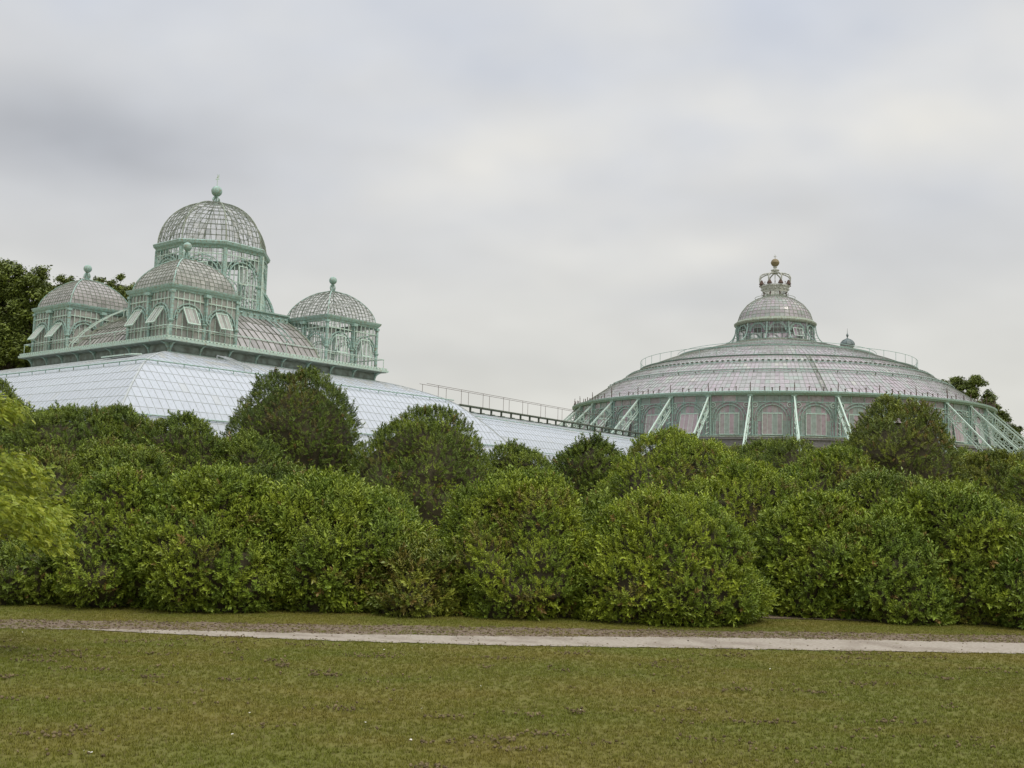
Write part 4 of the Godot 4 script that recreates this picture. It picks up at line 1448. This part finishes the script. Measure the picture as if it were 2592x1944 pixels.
func scatter(called: String, mesh: Mesh, m: Material, parent: Node, tr: Array, cols: Array) -> MultiMeshInstance3D:
	var mm := MultiMesh.new()
	mm.transform_format = MultiMesh.TRANSFORM_3D
	mm.use_colors = true
	mm.mesh = mesh
	mm.instance_count = tr.size()
	for i in tr.size():
		mm.set_instance_transform(i, tr[i])
		mm.set_instance_color(i, cols[i])
	var o := MultiMeshInstance3D.new()
	o.name = called
	o.multimesh = mm
	o.material_override = m
	o.set_meta("kind", "stuff")
	parent.add_child(o, true)
	return o

func aim(dir: Vector3, spin: float, s: float) -> Basis:
	# a basis whose Y runs along dir
	var y := dir.normalized()
	var x := y.cross(Vector3(0.37, 0.11, 0.92))
	if x.length() < 0.05: x = y.cross(Vector3.RIGHT)
	x = x.normalized()
	var z := x.cross(y)
	return Basis(x * s, y * s, z * s) * Basis(Vector3.UP, spin)

var sprigs := []
func bush_surface(B: Dictionary, t: float, ph: float) -> Vector3:
	var tt: float = maxf(0.0, (t - (1.0 - B.dome)) / B.dome)
	var rho: float = sqrt(maxf(0.0, 1.0 - pow(tt, B.pw))) * (B.foot + (1.0 - B.foot) * smooth(0.0, 0.22, t))
	var e := Vector3(cos(ph) * B.rx, 0, sin(ph) * B.rz)
	var p: Vector3 = e * rho + Vector3.UP * (B.h * t)
	var s: Vector3 = B.at
	var q: Vector3 = p + s
	var k := noise2.get_noise_3d(q.x * 0.75, q.y * 0.75, q.z * 0.75) * 0.30 + noise.get_noise_3d(q.x * 1.7, q.y * 1.7, q.z * 1.7) * 0.16
	var dirn := Vector3(e.x * rho, B.h * 0.35 * t, e.z * rho)
	var dl := dirn.length()
	if dl > 1e-4: dirn /= dl
	return p + dirn * k * B.lump

func build_bushes() -> void:
	for i in 3: sprigs.push_back(sprig_mesh(15, 0.36, 0.066, 1.15, 100 + i, Color(0.82, 0.86, 0.85), Color(1.22, 1.18, 1.0)))
	# u, v of the top and the half width as displayed at 2212 px; depth of the middle (0 = read from v of the foot), foot v, shape, tone, label
	var S := 1.17179
	var L := [
		[60, 1120, 105, 0.0, 1312, "dark", "dark low yew bush beneath the pale overhanging branch"],
		[245, 992, 118, 0.0, 1318, "mid", "tall green yew bush at the corner of the big mound, next to the overhanging branch"],
		[455, 983, 200, 0.0, 1329, "mid", "big broad yew bush with a brown patch low on its side"],
		[690, 1000, 235, 0.0, 1327, "mid", "wide rounded yew bush between the brown patched bush and the central mound"],
		[905, 1130, 110, 0.0, 1336, "brown", "low yew bush with rusty tips at the foot of the central mound"],
		[1110, 985, 190, 0.0, 1341, "bright", "large pointed yew mound of fresh green in the middle of the hedge"],
		[1430, 1045, 215, 0.0, 1357, "bright", "broad light green yew mound bulging towards the path"],
		[1770, 1035, 150, 0.0, 1340, "mid", "set back yew bush beside the bright mound that bulges towards the path"],
		[1925, 1075, 130, 0.0, 1350, "blue", "narrow yew bush below the tall brownish dome, between two broader mounds"],
		[2075, 1008, 165, 0.0, 1354, "mid", "large rounded yew bush below the tall brownish dome, edged by fresh tips"],
		[2215, 1110, 105, 0.0, 1364, "blue", "low yew bush past the last mound with fresh tips"],
		[150, 872, 135, 23.0, 0, "dark", "dark ragged yew bush in front of the white glass hip"],
		[265, 888, 115, 23.8, 0, "dark", "dark yew bush where the white roof hip meets the hedge"],
		[55, 890, 95, 23.8, 0, "dark", "dark yew bush right behind the pale overhanging branch, under the far trees"],
		[515, 932, 95, 22.8, 0, "dark", "low dark yew bush against the side of the tall dark dome"],
		[-10, 828, 70, 24.5, 0, "dark", "dark yew clump under the far trees at the end of the white roof"],
		[395, 906, 125, 22.5, 0, "dark", "low flat dark yew bush right under the white roof hip"],
		[645, 805, 132, 25.0, 0, "deep", "tall dark domed yew standing in front of the white roof"],
		[920, 890, 160, 23.5, 0, "mid2", "wide domed yew bush next to the tall dark yew"],
		[1120, 952, 78, 25.5, 0, "mid2", "small yew bush at the bend of the white roof"],
		[1275, 947, 88, 26.5, 0, "deep", "small dark round yew bush before the end of the white corridor"],
		[1470, 942, 190, 22.0, 0, "bright", "broad bright yew bush where the white corridor meets the round greenhouse"],
		[1705, 950, 62, 26.0, 0, "mid2", "small yew bush below the arched windows"],
		[1790, 968, 130, 22.0, 0, "mid", "sprawling yew bush below the arched windows, beside the tall brownish dome"],
		[1940, 873, 120, 23.5, 0, "deepbrown", "tall brownish domed yew in front of the arched windows"],
		[2150, 970, 92, 24.5, 0, "brown", "yew bush with brown patches under the last buttresses"],
		[2240, 985, 70, 22.0, 0, "mid", "yew bush at the foot of the sloping buttresses by the edge"],
		[265, 950, 150, 20.0, 0, "mid2", "mid height yew bush between the ragged dark yews and the big mound"],
		[620, 1000, 230, 19.0, 0, "deep", "dark yew bush filling the gap below the tall dark dome"],
		[840, 1060, 90, 18.6, 0, "mid", "narrow yew bush filling the dip before the central mound"],
		[1290, 1055, 120, 18.8, 0, "mid2", "yew bush in the dip between the two bright mounds"],
		[1600, 985, 160, 20.5, 0, "bright", "bright sloping yew bush above the broad mound by the path"],
		[1900, 1010, 150, 19.2, 0, "mid2", "yew bush in the hollow under the tall brownish dome"],
		[1630, 962, 130, 31.0, 0, "mid2", "yew bush close under the arched windows of the round greenhouse"],
		[1850, 955, 110, 31.0, 0, "mid2", "yew bush tucked behind the tall brownish dome"],
		[2065, 978, 95, 30.0, 0, "mid", "yew bush just past the tall brownish dome, below the sloping buttresses"],
		[2235, 985, 90, 31.0, 0, "brown", "small brownish yew bush at the feet of the last buttresses"],
		[90, 960, 130, 19.0, 0, "dark", "dark yew bush behind the pale overhanging branch"],
	]
	var tones := {
		"mid": [Color(0.160, 0.228, 0.030), Color(0.275, 0.335, 0.036)],
		"mid2": [Color(0.132, 0.188, 0.030), Color(0.222, 0.278, 0.036)],
		"bright": [Color(0.172, 0.240, 0.028), Color(0.300, 0.360, 0.034)],
		"blue": [Color(0.152, 0.222, 0.032), Color(0.258, 0.322, 0.038)],
		"dark": [Color(0.120, 0.176, 0.029), Color(0.210, 0.265, 0.035)],
		"deep": [Color(0.098, 0.146, 0.027), Color(0.182, 0.238, 0.033)],
		"brown": [Color(0.150, 0.195, 0.032), Color(0.255, 0.275, 0.038)],
		"deepbrown": [Color(0.120, 0.160, 0.029), Color(0.215, 0.245, 0.035)],
	}
	var total := 0
	for q in L:
		var u: float = q[0] * S
		var vt: float = q[1] * S
		var d: float = q[3]
		var rx: float
		var foot: Vector3
		if d == 0.0:
			var f := at_height(u, q[4] * S, 0.0)
			d = -f.z
			rx = q[2] * S / FOCAL * (d + 1.2) * 1.08
			var rz0: float = clampf(rx * 0.9, 0.9, 1.6)
			foot = at_depth(u, q[4] * S, d + rz0 * 0.92)
			d += rz0 * 0.92
		else:
			rx = q[2] * S / FOCAL * d * 1.06
			foot = at_depth(u, vt, d)
		var top := at_depth(u, vt, d - 0.1)
		var at := Vector3(foot.x, ground_y(foot.x, foot.z), foot.z)
		var B := {at = at, rx = rx * 1.0, rz = clampf(rx * 0.9, 0.9, 1.6), h = top.y - at.y - (0.27 if q[3] == 0.0 else (0.20 if q[3] < 21.0 else 0.06)), pw = 2.1, dome = 1.0, foot = 0.82, lump = 1.0}
		B.dome = clampf(rx * (1.55 if q[3] == 0.0 else 1.25) / B.h, 0.25, 1.0)
		if q[0] == 1110:
			B.pw = 1.7
			B.dome = 0.95
		total += make_bush(B, tones[q[5]], q[6])
	print("sprigs ", total)

func make_bush(B: Dictionary, tone: Array, label: String) -> int:
	var b := thing("yew_bush", label, "bush", B.at, "clipped yew bushes of the hedge")
	# closed core; its dark twig brown stands in for the shade inside
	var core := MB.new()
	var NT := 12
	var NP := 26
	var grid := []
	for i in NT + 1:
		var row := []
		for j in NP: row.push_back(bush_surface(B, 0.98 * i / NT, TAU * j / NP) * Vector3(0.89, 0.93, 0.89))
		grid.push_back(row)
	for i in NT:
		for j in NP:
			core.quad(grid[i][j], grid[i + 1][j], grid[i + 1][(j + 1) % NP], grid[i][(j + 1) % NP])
	part("foliage_core", core.mesh(), M.twigs, b)
	var area: float = PI * (B.rx + B.rz) * B.h * 0.85 + PI * B.rx * B.rz * 0.6
	var dist := -(B.at.z as float)
	var dens := 480.0 if dist < 19.0 else (360.0 if dist < 21.5 else 280.0)
	var count := int(area * dens)
	var tr := [[], [], []]
	var co := [[], [], []]
	var to_cam: Vector3 = (Vector3(0, EYE, 0) - B.at)
	to_cam.y = 0
	to_cam = to_cam.normalized()
	var made := 0
	var grain := rng.randf_range(0.85, 1.15)
	for k in count:
		var t := rng.randf()
		t = 1.0 - pow(1.0 - t, 1.25)
		var ph := rng.randf() * TAU
		var p := bush_surface(B, t, ph)
		var p1 := bush_surface(B, minf(t + 0.03, 0.999), ph)
		var p2 := bush_surface(B, t, ph + 0.06)
		var nn := (p2 - p).cross(p1 - p)
		if nn.length() < 1e-7: nn = Vector3.UP
		nn = nn.normalized()
		var rad := Vector3(p.x, 0.4 * t * B.h, p.z)
		if nn.dot(rad) < 0: nn = -nn
		if nn.dot(to_cam) < -0.55 and nn.y < 0.5 and rng.randf() < 0.75: continue
		var depth := rng.randf()
		var w: Vector3 = p + B.at
		var dir := (nn * 0.9 + Vector3.UP * 0.42 + Vector3(rng.randf_range(-1, 1), rng.randf_range(-0.7, 0.8), rng.randf_range(-1, 1)) * 0.55).normalized()
		var s := rng.randf_range(0.095, 0.165) * grain
		if depth < 0.05: s *= rng.randf_range(1.4, 1.9)
		var pos := p - nn * (0.16 * depth * depth) - dir * s * 0.35
		if pos.y < 0.02: pos.y = 0.02
		var patch := noise.get_noise_3d(w.x * 1.1, w.y * 1.1, w.z * 1.1) + 0.5 * noise2.get_noise_3d(w.x * 3.0, w.y * 3.0, w.z * 3.0)
		var c: Color = tone[0].lerp(tone[1], clampf(0.5 + 1.1 * patch + rng.randf_range(-0.35, 0.35), 0, 1))
		var j := rng.randf_range(0.78, 1.22)
		c = Color(c.r * j, c.g * j, c.b * j)
		var rust := noise2.get_noise_3d(w.x * 0.55 + 31, w.y * 0.7, w.z * 0.55)
		if rust > 0.40 and rng.randf() < 0.45: c = c.lerp(Color(0.19, 0.135, 0.04), rng.randf_range(0.3, 0.9))
		if rng.randf() < 0.015: c = Color(0.24, 0.16, 0.05)
		var v := rng.randi() % 3
		tr[v].push_back(Transform3D(aim(dir, rng.randf() * TAU, s), pos))
		co[v].push_back(c)
		made += 1
	for v in 3: scatter("foliage", sprigs[v], M.leaf, b, tr[v], co[v])
	return made

func leaf_clump(seed_: int, n: int, size: float) -> ArrayMesh:
	# a loose bunch of broad leaves, about one unit across
	var r := RandomNumberGenerator.new()
	r.seed = seed_
	var mb := MB.new()
	for i in n:
		var p := Vector3(r.randf_range(-1, 1), r.randf_range(-0.8, 0.8), r.randf_range(-1, 1)) * 0.5
		var nn := (Vector3(r.randf_range(-1, 1), r.randf_range(0.2, 1.4), r.randf_range(-1, 1)) + p).normalized()
		var a := nn.cross(Vector3(r.randf_range(-1, 1), r.randf_range(-1, 1), r.randf_range(-1, 1))).normalized() * size * r.randf_range(0.7, 1.2)
		var b := nn.cross(a) * 0.42
		var k := r.randf_range(0.75, 1.25)
		mb.col = Color(k, k, k)
		mb.flat(p - a, p + b, p + a - nn * size * 0.25)
		mb.flat(p - a, p + a - nn * size * 0.25, p - b)
	return mb.mesh()

func make_tree(called: String, label: String, base: Vector3, lobes: Array, leaf: Array, leaf_pale: Color, leaf_dark: Color, trunk_r: float, size: float, dens: float, group: String) -> void:
	# lobes: [centre relative to base, radius]
	var t := thing(called, label, "tree", base, group)
	var wood := MB.new()
	var top := Vector3.ZERO
	for q in lobes: top += q[0]
	top /= lobes.size()
	var fork := Vector3(top.x * 0.5, top.y * 0.55, top.z * 0.5)
	wood.tube([Vector3(0, -0.3, 0), Vector3(fork.x * 0.3, fork.y * 0.4, fork.z * 0.3), fork], trunk_r, trunk_r * 0.6, 8)
	for q in lobes:
		var c: Vector3 = q[0]
		var mid: Vector3 = fork.lerp(c, 0.5) + Vector3(0, 0.12 * c.distance_to(fork), 0)
		wood.tube([fork, mid, c], trunk_r * 0.42, trunk_r * 0.10, 6)
		for k in 5:
			var e: Vector3 = c + Vector3(rng.randf_range(-1, 1), rng.randf_range(-0.4, 1), rng.randf_range(-1, 1)).normalized() * q[1] * 0.8
			wood.tube([c.lerp(mid, 0.2), c.lerp(e, 0.5) + Vector3(0, 0.1, 0), e], trunk_r * 0.10, trunk_r * 0.03, 4)
	part("trunk", wood.mesh(), M.bark, t)
	var tr := [[], []]
	var co := [[], []]
	for q in lobes:
		var c: Vector3 = q[0]
		var r: float = q[1]
		var subs := int(10 + r * r * 5.0)
		for s in subs:
			var e := Vector3(rng.randf_range(-1, 1), rng.randf_range(-0.75, 1), rng.randf_range(-1, 1))
			while e.length() > 1.0 or e.length() < 0.3: e = Vector3(rng.randf_range(-1, 1), rng.randf_range(-0.75, 1), rng.randf_range(-1, 1))
			var sc: Vector3 = c + e * r * 0.92
			var sr := r * rng.randf_range(0.16, 0.34)
			var n := int(dens * sr * sr * 12.0) + 6
			for k in n:
				var g := Vector3(rng.randfn(0, 0.5), rng.randfn(0, 0.36), rng.randfn(0, 0.5)) * sr
				var v := rng.randi() % 2
				var j := rng.randf_range(0.75, 1.3)
				var col := leaf_dark.lerp(leaf_pale, clampf(rng.randf() * 0.9 + 0.4 * noise.get_noise_3dv((base + sc) * 0.4), 0, 1))  # two leaf tones mixed at random and by soft noise
				tr[v].push_back(Transform3D(Basis.from_euler(Vector3(rng.randf_range(-0.6, 0.6), rng.randf() * TAU, rng.randf_range(-0.6, 0.6))).scaled(Vector3.ONE * size * rng.randf_range(0.7, 1.3)), sc + g))
				co[v].push_back(Color(col.r * j, col.g * j, col.b * j))
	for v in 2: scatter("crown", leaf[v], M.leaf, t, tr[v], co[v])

func build_trees() -> void:
	var leaf := [leaf_clump(1, 10, 0.24), leaf_clump(2, 10, 0.24)]
	var leaf_pale := Color(0.195, 0.245, 0.042)  # paler leaf tone of the far trees
	var leaf_dark := Color(0.100, 0.132, 0.030)  # darker leaf tone of the far trees
	# lobes from photograph pixels at a chosen depth
	var trees := [
		["broadleaf_tree", "massive dark broadleaf tree behind the grey corner pavilion", 84.0, -10, 3.0,
			[[-40, 720, 70], [20, 700, 45], [70, 720, 50], [105, 735, 34], [30, 790, 70], [90, 800, 50], [-40, 830, 80], [40, 870, 60], [95, 880, 45], [10, 930, 55], [-90, 780, 80], [80, 930, 40]], 0.5, 0.55, 15.0],
		["broadleaf_tree", "thin leaved tree whose twigs show between the pavilion balls", 92.0, 250, 2.0,
			[[165, 715, 22], [205, 735, 28], [255, 720, 24], [300, 725, 30], [325, 745, 30], [240, 760, 45], [180, 760, 30], [330, 790, 45], [140, 740, 16]], 0.3, 0.5, 12.0],
		["broadleaf_tree", "leafy tree with a lobed crown rising behind the round greenhouse", 136.0, 2425, 2.0,
			[[2390, 985, 24], [2425, 968, 26], [2445, 1000, 28], [2470, 970, 24], [2400, 1025, 34], [2455, 1030, 30], [2500, 1005, 16], [2430, 1075, 42], [2375, 975, 12], [2480, 1060, 20]], 0.4, 0.62, 10.0],
		["broadleaf_tree", "lower dark tree beside the lobed tree, over the sloping buttresses", 132.0, 2530, 2.0,
			[[2500, 1035, 26], [2515, 1022, 18], [2530, 1060, 26], [2540, 1095, 32], [2560, 1110, 26], [2505, 1085, 36], [2570, 1085, 14], [2550, 1130, 28], [2480, 1110, 32], [2582, 1128, 24], [2570, 1160, 30]], 0.4, 0.55, 10.0],
	]
	for q in trees:
		var d: float = q[2]
		var b := at_depth(q[3], 1100, d)
		var base := Vector3(b.x, ground_y(b.x, b.z), b.z)
		var lobes := []
		for w in q[5]:
			var c := at_depth(w[0], w[1], d + rng.randf_range(-1.2, 1.2))
			lobes.push_back([c - base, w[2] / FOCAL * d])
		var a := leaf_pale
		var s := leaf_dark
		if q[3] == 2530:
			a = leaf_pale * 0.8
			s = leaf_dark * 0.8
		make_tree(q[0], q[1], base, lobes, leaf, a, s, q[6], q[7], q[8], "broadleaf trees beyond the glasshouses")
	overhanging_tree()

func overhanging_tree() -> void:
	# the pale tree whose lowest boughs hang into the picture from beyond its edge
	var D := 11.5
	var b := at_height(-330, 1640, 0.0)
	var base := Vector3(b.x - 0.4, 0, -D)
	var t := thing("locust_tree", "pale yellow green tree with feathery drooping boughs in front of the hedge", "tree", base)
	var wood := MB.new()
	wood.tube([Vector3(0, -0.2, 0), Vector3(0.05, 1.2, 0.02), Vector3(-0.05, 2.6, 0.0), Vector3(0.1, 4.2, 0.0)], 0.13, 0.06, 10)
	var fr := MB.new()
	var tips := []
	# boughs: points in photograph pixels at depth
	var boughs := [
		[[-330, 1200], [-150, 1175], [-20, 1165], [50, 1178], [90, 1205]],
		[[-330, 1230], [-150, 1215], [-20, 1210], [60, 1225], [110, 1258]],
		[[-330, 1290], [-160, 1290], [-20, 1300], [60, 1292], [115, 1285], [150, 1305]],
		[[-330, 1330], [-150, 1340], [0, 1330], [70, 1345], [115, 1368], [148, 1385]],
		[[-330, 1060], [-180, 1030], [-60, 1022], [0, 1025], [25, 1045]],
		[[-330, 1250], [-180, 1260], [-40, 1268], [40, 1275], [85, 1300], [130, 1335]],
	]
	for q in boughs:
		var pts := []
		var dz := rng.randf_range(-0.5, 0.5)
		for w in q: pts.push_back(at_depth(w[0], w[1], D + dz) - base)
		pts[0].x = 0.0
		pts[0].z = 0.0
		var mb := MB.new()
		mb.tube(pts, 0.028, 0.005, 5)
		part("bough", mb.mesh(), M.bark, t)
		for i in range(1, pts.size()):
			for k in 14:
				var p: Vector3 = pts[i - 1].lerp(pts[i], rng.randf())
				if p.x + base.x < at_depth(-90, 1200, D).x: continue
				tips.push_back([p, (pts[i] - pts[i - 1]).normalized()])
	part("trunk", wood.mesh(), M.bark, t)
	# a feathery leaf: leaflets in pairs on a drooping stalk
	var lf := MB.new()
	for i in 8:
		var y := 0.15 + 0.82 * i / 7.0
		var dr := -0.22 * y * y
		for s in [-1.0, 1.0]:
			var p := Vector3(0, y, dr)
			var tip := p + Vector3(s * 0.24, 0.07, -0.06)
			lf.flat(p, p + Vector3(s * 0.11, 0.09, -0.01), tip)
			lf.flat(p, tip, p + Vector3(s * 0.13, -0.03, -0.05))
	lf.bar(Vector3.ZERO, Vector3(0, 1.0, -0.2), 0.012, 0.012, Vector3.RIGHT)
	var tr := []
	var co := []
	for q in tips:
		for k in 15:
			var o := Vector3(rng.randfn(0, 0.10), rng.randfn(0, 0.055), rng.randfn(0, 0.14))
			var dir: Vector3 = (q[1] * 0.8 + Vector3(rng.randf_range(-0.5, 1.0), rng.randf_range(-0.75, 0.25), rng.randf_range(-0.8, 0.8))).normalized()
			tr.push_back(Transform3D(aim(dir, rng.randf() * TAU, rng.randf_range(0.05, 0.085)), q[0] + o))
			var c := Color(0.22, 0.29, 0.026).lerp(Color(0.33, 0.36, 0.028), rng.randf())
			var j := rng.randf_range(0.8, 1.15)
			co.push_back(Color(c.r * j, c.g * j, c.b * j))
	scatter("crown", lf.mesh(), M.leaf, t, tr, co)

# ---------------------------------------------------------------- lawn
func build_lawn() -> void:
	# short mown grass in front of and behind the path
	var tuft := []
	for s in 2:
		var r := RandomNumberGenerator.new()
		r.seed = 300 + s
		var mb := MB.new()
		for i in 9:
			var a := r.randf() * TAU
			var p := Vector3(r.randf_range(-1, 1), 0, r.randf_range(-1, 1)) * 0.6
			var lean := Vector3(cos(a), 0, sin(a)) * r.randf_range(0.15, 0.7)
			var h := r.randf_range(0.6, 1.15)
			var w := Vector3(-sin(a), 0, cos(a)) * 0.07
			var k := r.randf_range(0.85, 1.2)
			mb.col = Color(k, k, k * 0.95)
			mb.flat(p - w, p + w, p + lean + Vector3.UP * h)
		tuft.push_back(mb.mesh())
	var tr := [[], []]
	var co := [[], []]
	var z := -6.6
	while z > -17.9:
		var half := -z * 0.53 + 0.5
		var per := 1500.0 if z > -9.5 else (1200.0 if z > -12.5 else 850.0)
		var n := int(half * 2 * 0.25 * per)
		for i in n:
			var x := rng.randf_range(-half, half + 0.6)
			var zz := z - rng.randf() * 0.25
			var far := path_z(x, 1)
			var near := path_z(x, 2)
			var inpath := zz < near + 0.02 and zz > far - 0.02 and x > -5.9
			var insoil := zz <= far and zz > soil_z(x)
			if x <= -5.5: insoil = zz < -13.65 and zz > soil_z(x)
			if inpath and rng.randf() < (0.55 if zz > near - 0.07 or zz < far + 0.05 else 0.992): continue
			if insoil and rng.randf() < 0.58 - 0.9 * noise.get_noise_2d(x * 1.1, zz * 3.0): continue
			if zz < -17.1 - 0.04 * x and rng.randf() < 0.7: continue
			var c := lawn_tint(x, zz)
			var bare := noise2.get_noise_2d(x * 2.2 + 70, zz * 4.2)
			if bare > 0.52 and rng.randf() < 0.5: continue
			var j := rng.randf_range(0.85, 1.17)
			c = Color(c.r * j, c.g * j, c.b * j)
			if rng.randf() < 0.08: c = c.lerp(Color(0.24, 0.20, 0.09), 0.6)
			var v := rng.randi() % 2
			var s := rng.randf_range(0.013, 0.026)
			tr[v].push_back(Transform3D(Basis(Vector3.UP, rng.randf() * TAU).scaled(Vector3(s * 1.3, s, s * 1.3)), Vector3(x, 0.001, zz)))
			co[v].push_back(c)
		z -= 0.25
	print("tufts ", tr[0].size() + tr[1].size())
	var mms := []
	for v in 2: mms.push_back([tuft[v], tr[v], co[v]])
	for v in 2:
		var o := scatter("grass", mms[v][0], M.blade, self, mms[v][1], mms[v][2])
		tag(o, ["short mown olive green grass of the lawn and verge", "short mown grass with dry yellowish blades on lawn and verge"][v], "grass")
	# worm casts and loose crumbs of soil in streaks
	var crumb := MB.new()
	var rr := RandomNumberGenerator.new()
	rr.seed = 9
	var P := []
	for i in 4:
		var row := []
		for k in 7:
			var th := PI * i / 3.0
			var a := TAU * k / 7
			row.push_back(Vector3(sin(th) * cos(a), cos(th) * 0.6, sin(th) * sin(a)) * rr.randf_range(0.75, 1.2))
		P.push_back(row)
	for i in 3:
		for k in 7: crumb.quad(P[i][k], P[i][(k + 1) % 7], P[i + 1][(k + 1) % 7], P[i + 1][k])
	var ct := []
	var cc := []
	for k in 150:
		var zc := -7.0 - pow(rng.randf(), 0.8) * 6.6
		var xc := rng.randf_range(zc * 0.52, -zc * 0.52 + 0.5)
		if zc < path_z(xc, 2) + 0.1: continue
		var n := int(4.0 + 38.0 * pow(rng.randf(), 2.0))
		var lx := rng.randf_range(0.04, 0.26)
		for i in n:
			var s := rng.randf_range(0.005, 0.016)
			ct.push_back(Transform3D(Basis.from_euler(Vector3(rng.randf(), rng.randf() * 6, rng.randf())).scaled(Vector3.ONE * s), Vector3(xc + rng.randfn(0, lx), 0.016 + s * 0.4 + absf(rng.randfn(0, 0.008)), zc + rng.randfn(0, 0.045))))
			var j := rng.randf_range(0.6, 1.3)
			cc.push_back(Color(0.165 * j, 0.130 * j, 0.070 * j))
	# litter on the worn strip behind the path
	for i in 2600:
		var x := rng.randf_range(-9.0, 9.5)
		var zz := lerpf(path_z(x, 1), soil_z(x), rng.randf() * 1.08)
		if x < -5.8: zz = lerpf(-13.7, soil_z(x), rng.randf())
		var s := rng.randf_range(0.004, 0.014)
		ct.push_back(Transform3D(Basis.from_euler(Vector3(rng.randf(), rng.randf() * 6, rng.randf())).scaled(Vector3(s * 1.6, s * 0.8, s)), Vector3(x, 0.008 + s * 0.3, zz)))
		var j := rng.randf_range(0.7, 1.35)
		var c := Color(0.150 * j, 0.112 * j, 0.075 * j)
		if rng.randf() < 0.08: c = Color(0.22 * j, 0.18 * j, 0.13 * j)
		cc.push_back(c)
	for i in 260:
		var x := rng.randf_range(-5.5, 9.5)
		var e := rng.randf()
		e = e * e * 0.5 if rng.randf() < 0.5 else 1.0 - e * e * 0.5
		var zz := lerpf(path_z(x, 1), path_z(x, 2), e)
		var s := rng.randf_range(0.003, 0.011)
		ct.push_back(Transform3D(Basis.from_euler(Vector3(rng.randf(), rng.randf() * 6, rng.randf())).scaled(Vector3(s * 1.5, s * 0.7, s)), Vector3(x, 0.010 + s * 0.3, zz)))
		var j := rng.randf_range(0.5, 1.6)
		cc.push_back(Color(0.19 * j, 0.155 * j, 0.11 * j))
	var cl := scatter("soil_crumbs", crumb.mesh(), M.clod, self, ct, cc)
	tag(cl, "brown worm casts and soil crumbs scattered over lawn and worn strip", "soil")
	# daisies
	var dm := MB.new()
	for i in 10:
		var a := TAU * i / 10
		var e := Vector3(cos(a), 0.18, sin(a))
		var w := Vector3(-sin(a), 0, cos(a)) * 0.28
		dm.flat(e * 0.15, e * 0.8 + w, e * 1.0)
		dm.flat(e * 0.15, e * 1.0, e * 0.8 - w)
	var head := dm.mesh()
	var ym := MB.new()
	ym.lathe([Vector2(0.32, 0.03), Vector2(0.25, 0.16), Vector2(0.0, 0.22)], 8, Vector3.ZERO)
	var eye_m := ym.mesh()
	var ymat := mat(Color(0.55, 0.40, 0.05), 0.8)
	for q in [[42, 1598], [57, 1600], [91, 1608], [213, 1900], [225, 1903], [232, 1904], [632, 1804], [588, 1858], [1000, 1636], [972, 1644], [1068, 1640], [1217, 1736], [1068, 1793], [925, 1828], [1470, 1797], [1454, 1806], [1949, 1693], [1040, 1872]]:
		var w := at_height(q[0], q[1], 0.045)
		var o := thing("daisy", "tiny white daisy flower in the mown lawn", "flower", Vector3(w.x, 0, w.z), "daisies dotted over the lawn")
		var hp := part("petals", head, M.petal, o)
		hp.position.y = 0.045
		hp.scale = Vector3.ONE * rng.randf_range(0.007, 0.010)
		hp.rotation = Vector3(rng.randf_range(0.1, 0.5), rng.randf() * 6, 0)
		var sm := MB.new()
		sm.tube([Vector3.ZERO, Vector3(0, 0.045, 0)], 0.0012, 0.0012, 4)
		part("stem", sm.mesh(), M.stemgreen, o)
		var ey := part("eye", eye_m, ymat, o)
		ey.transform = hp.transform
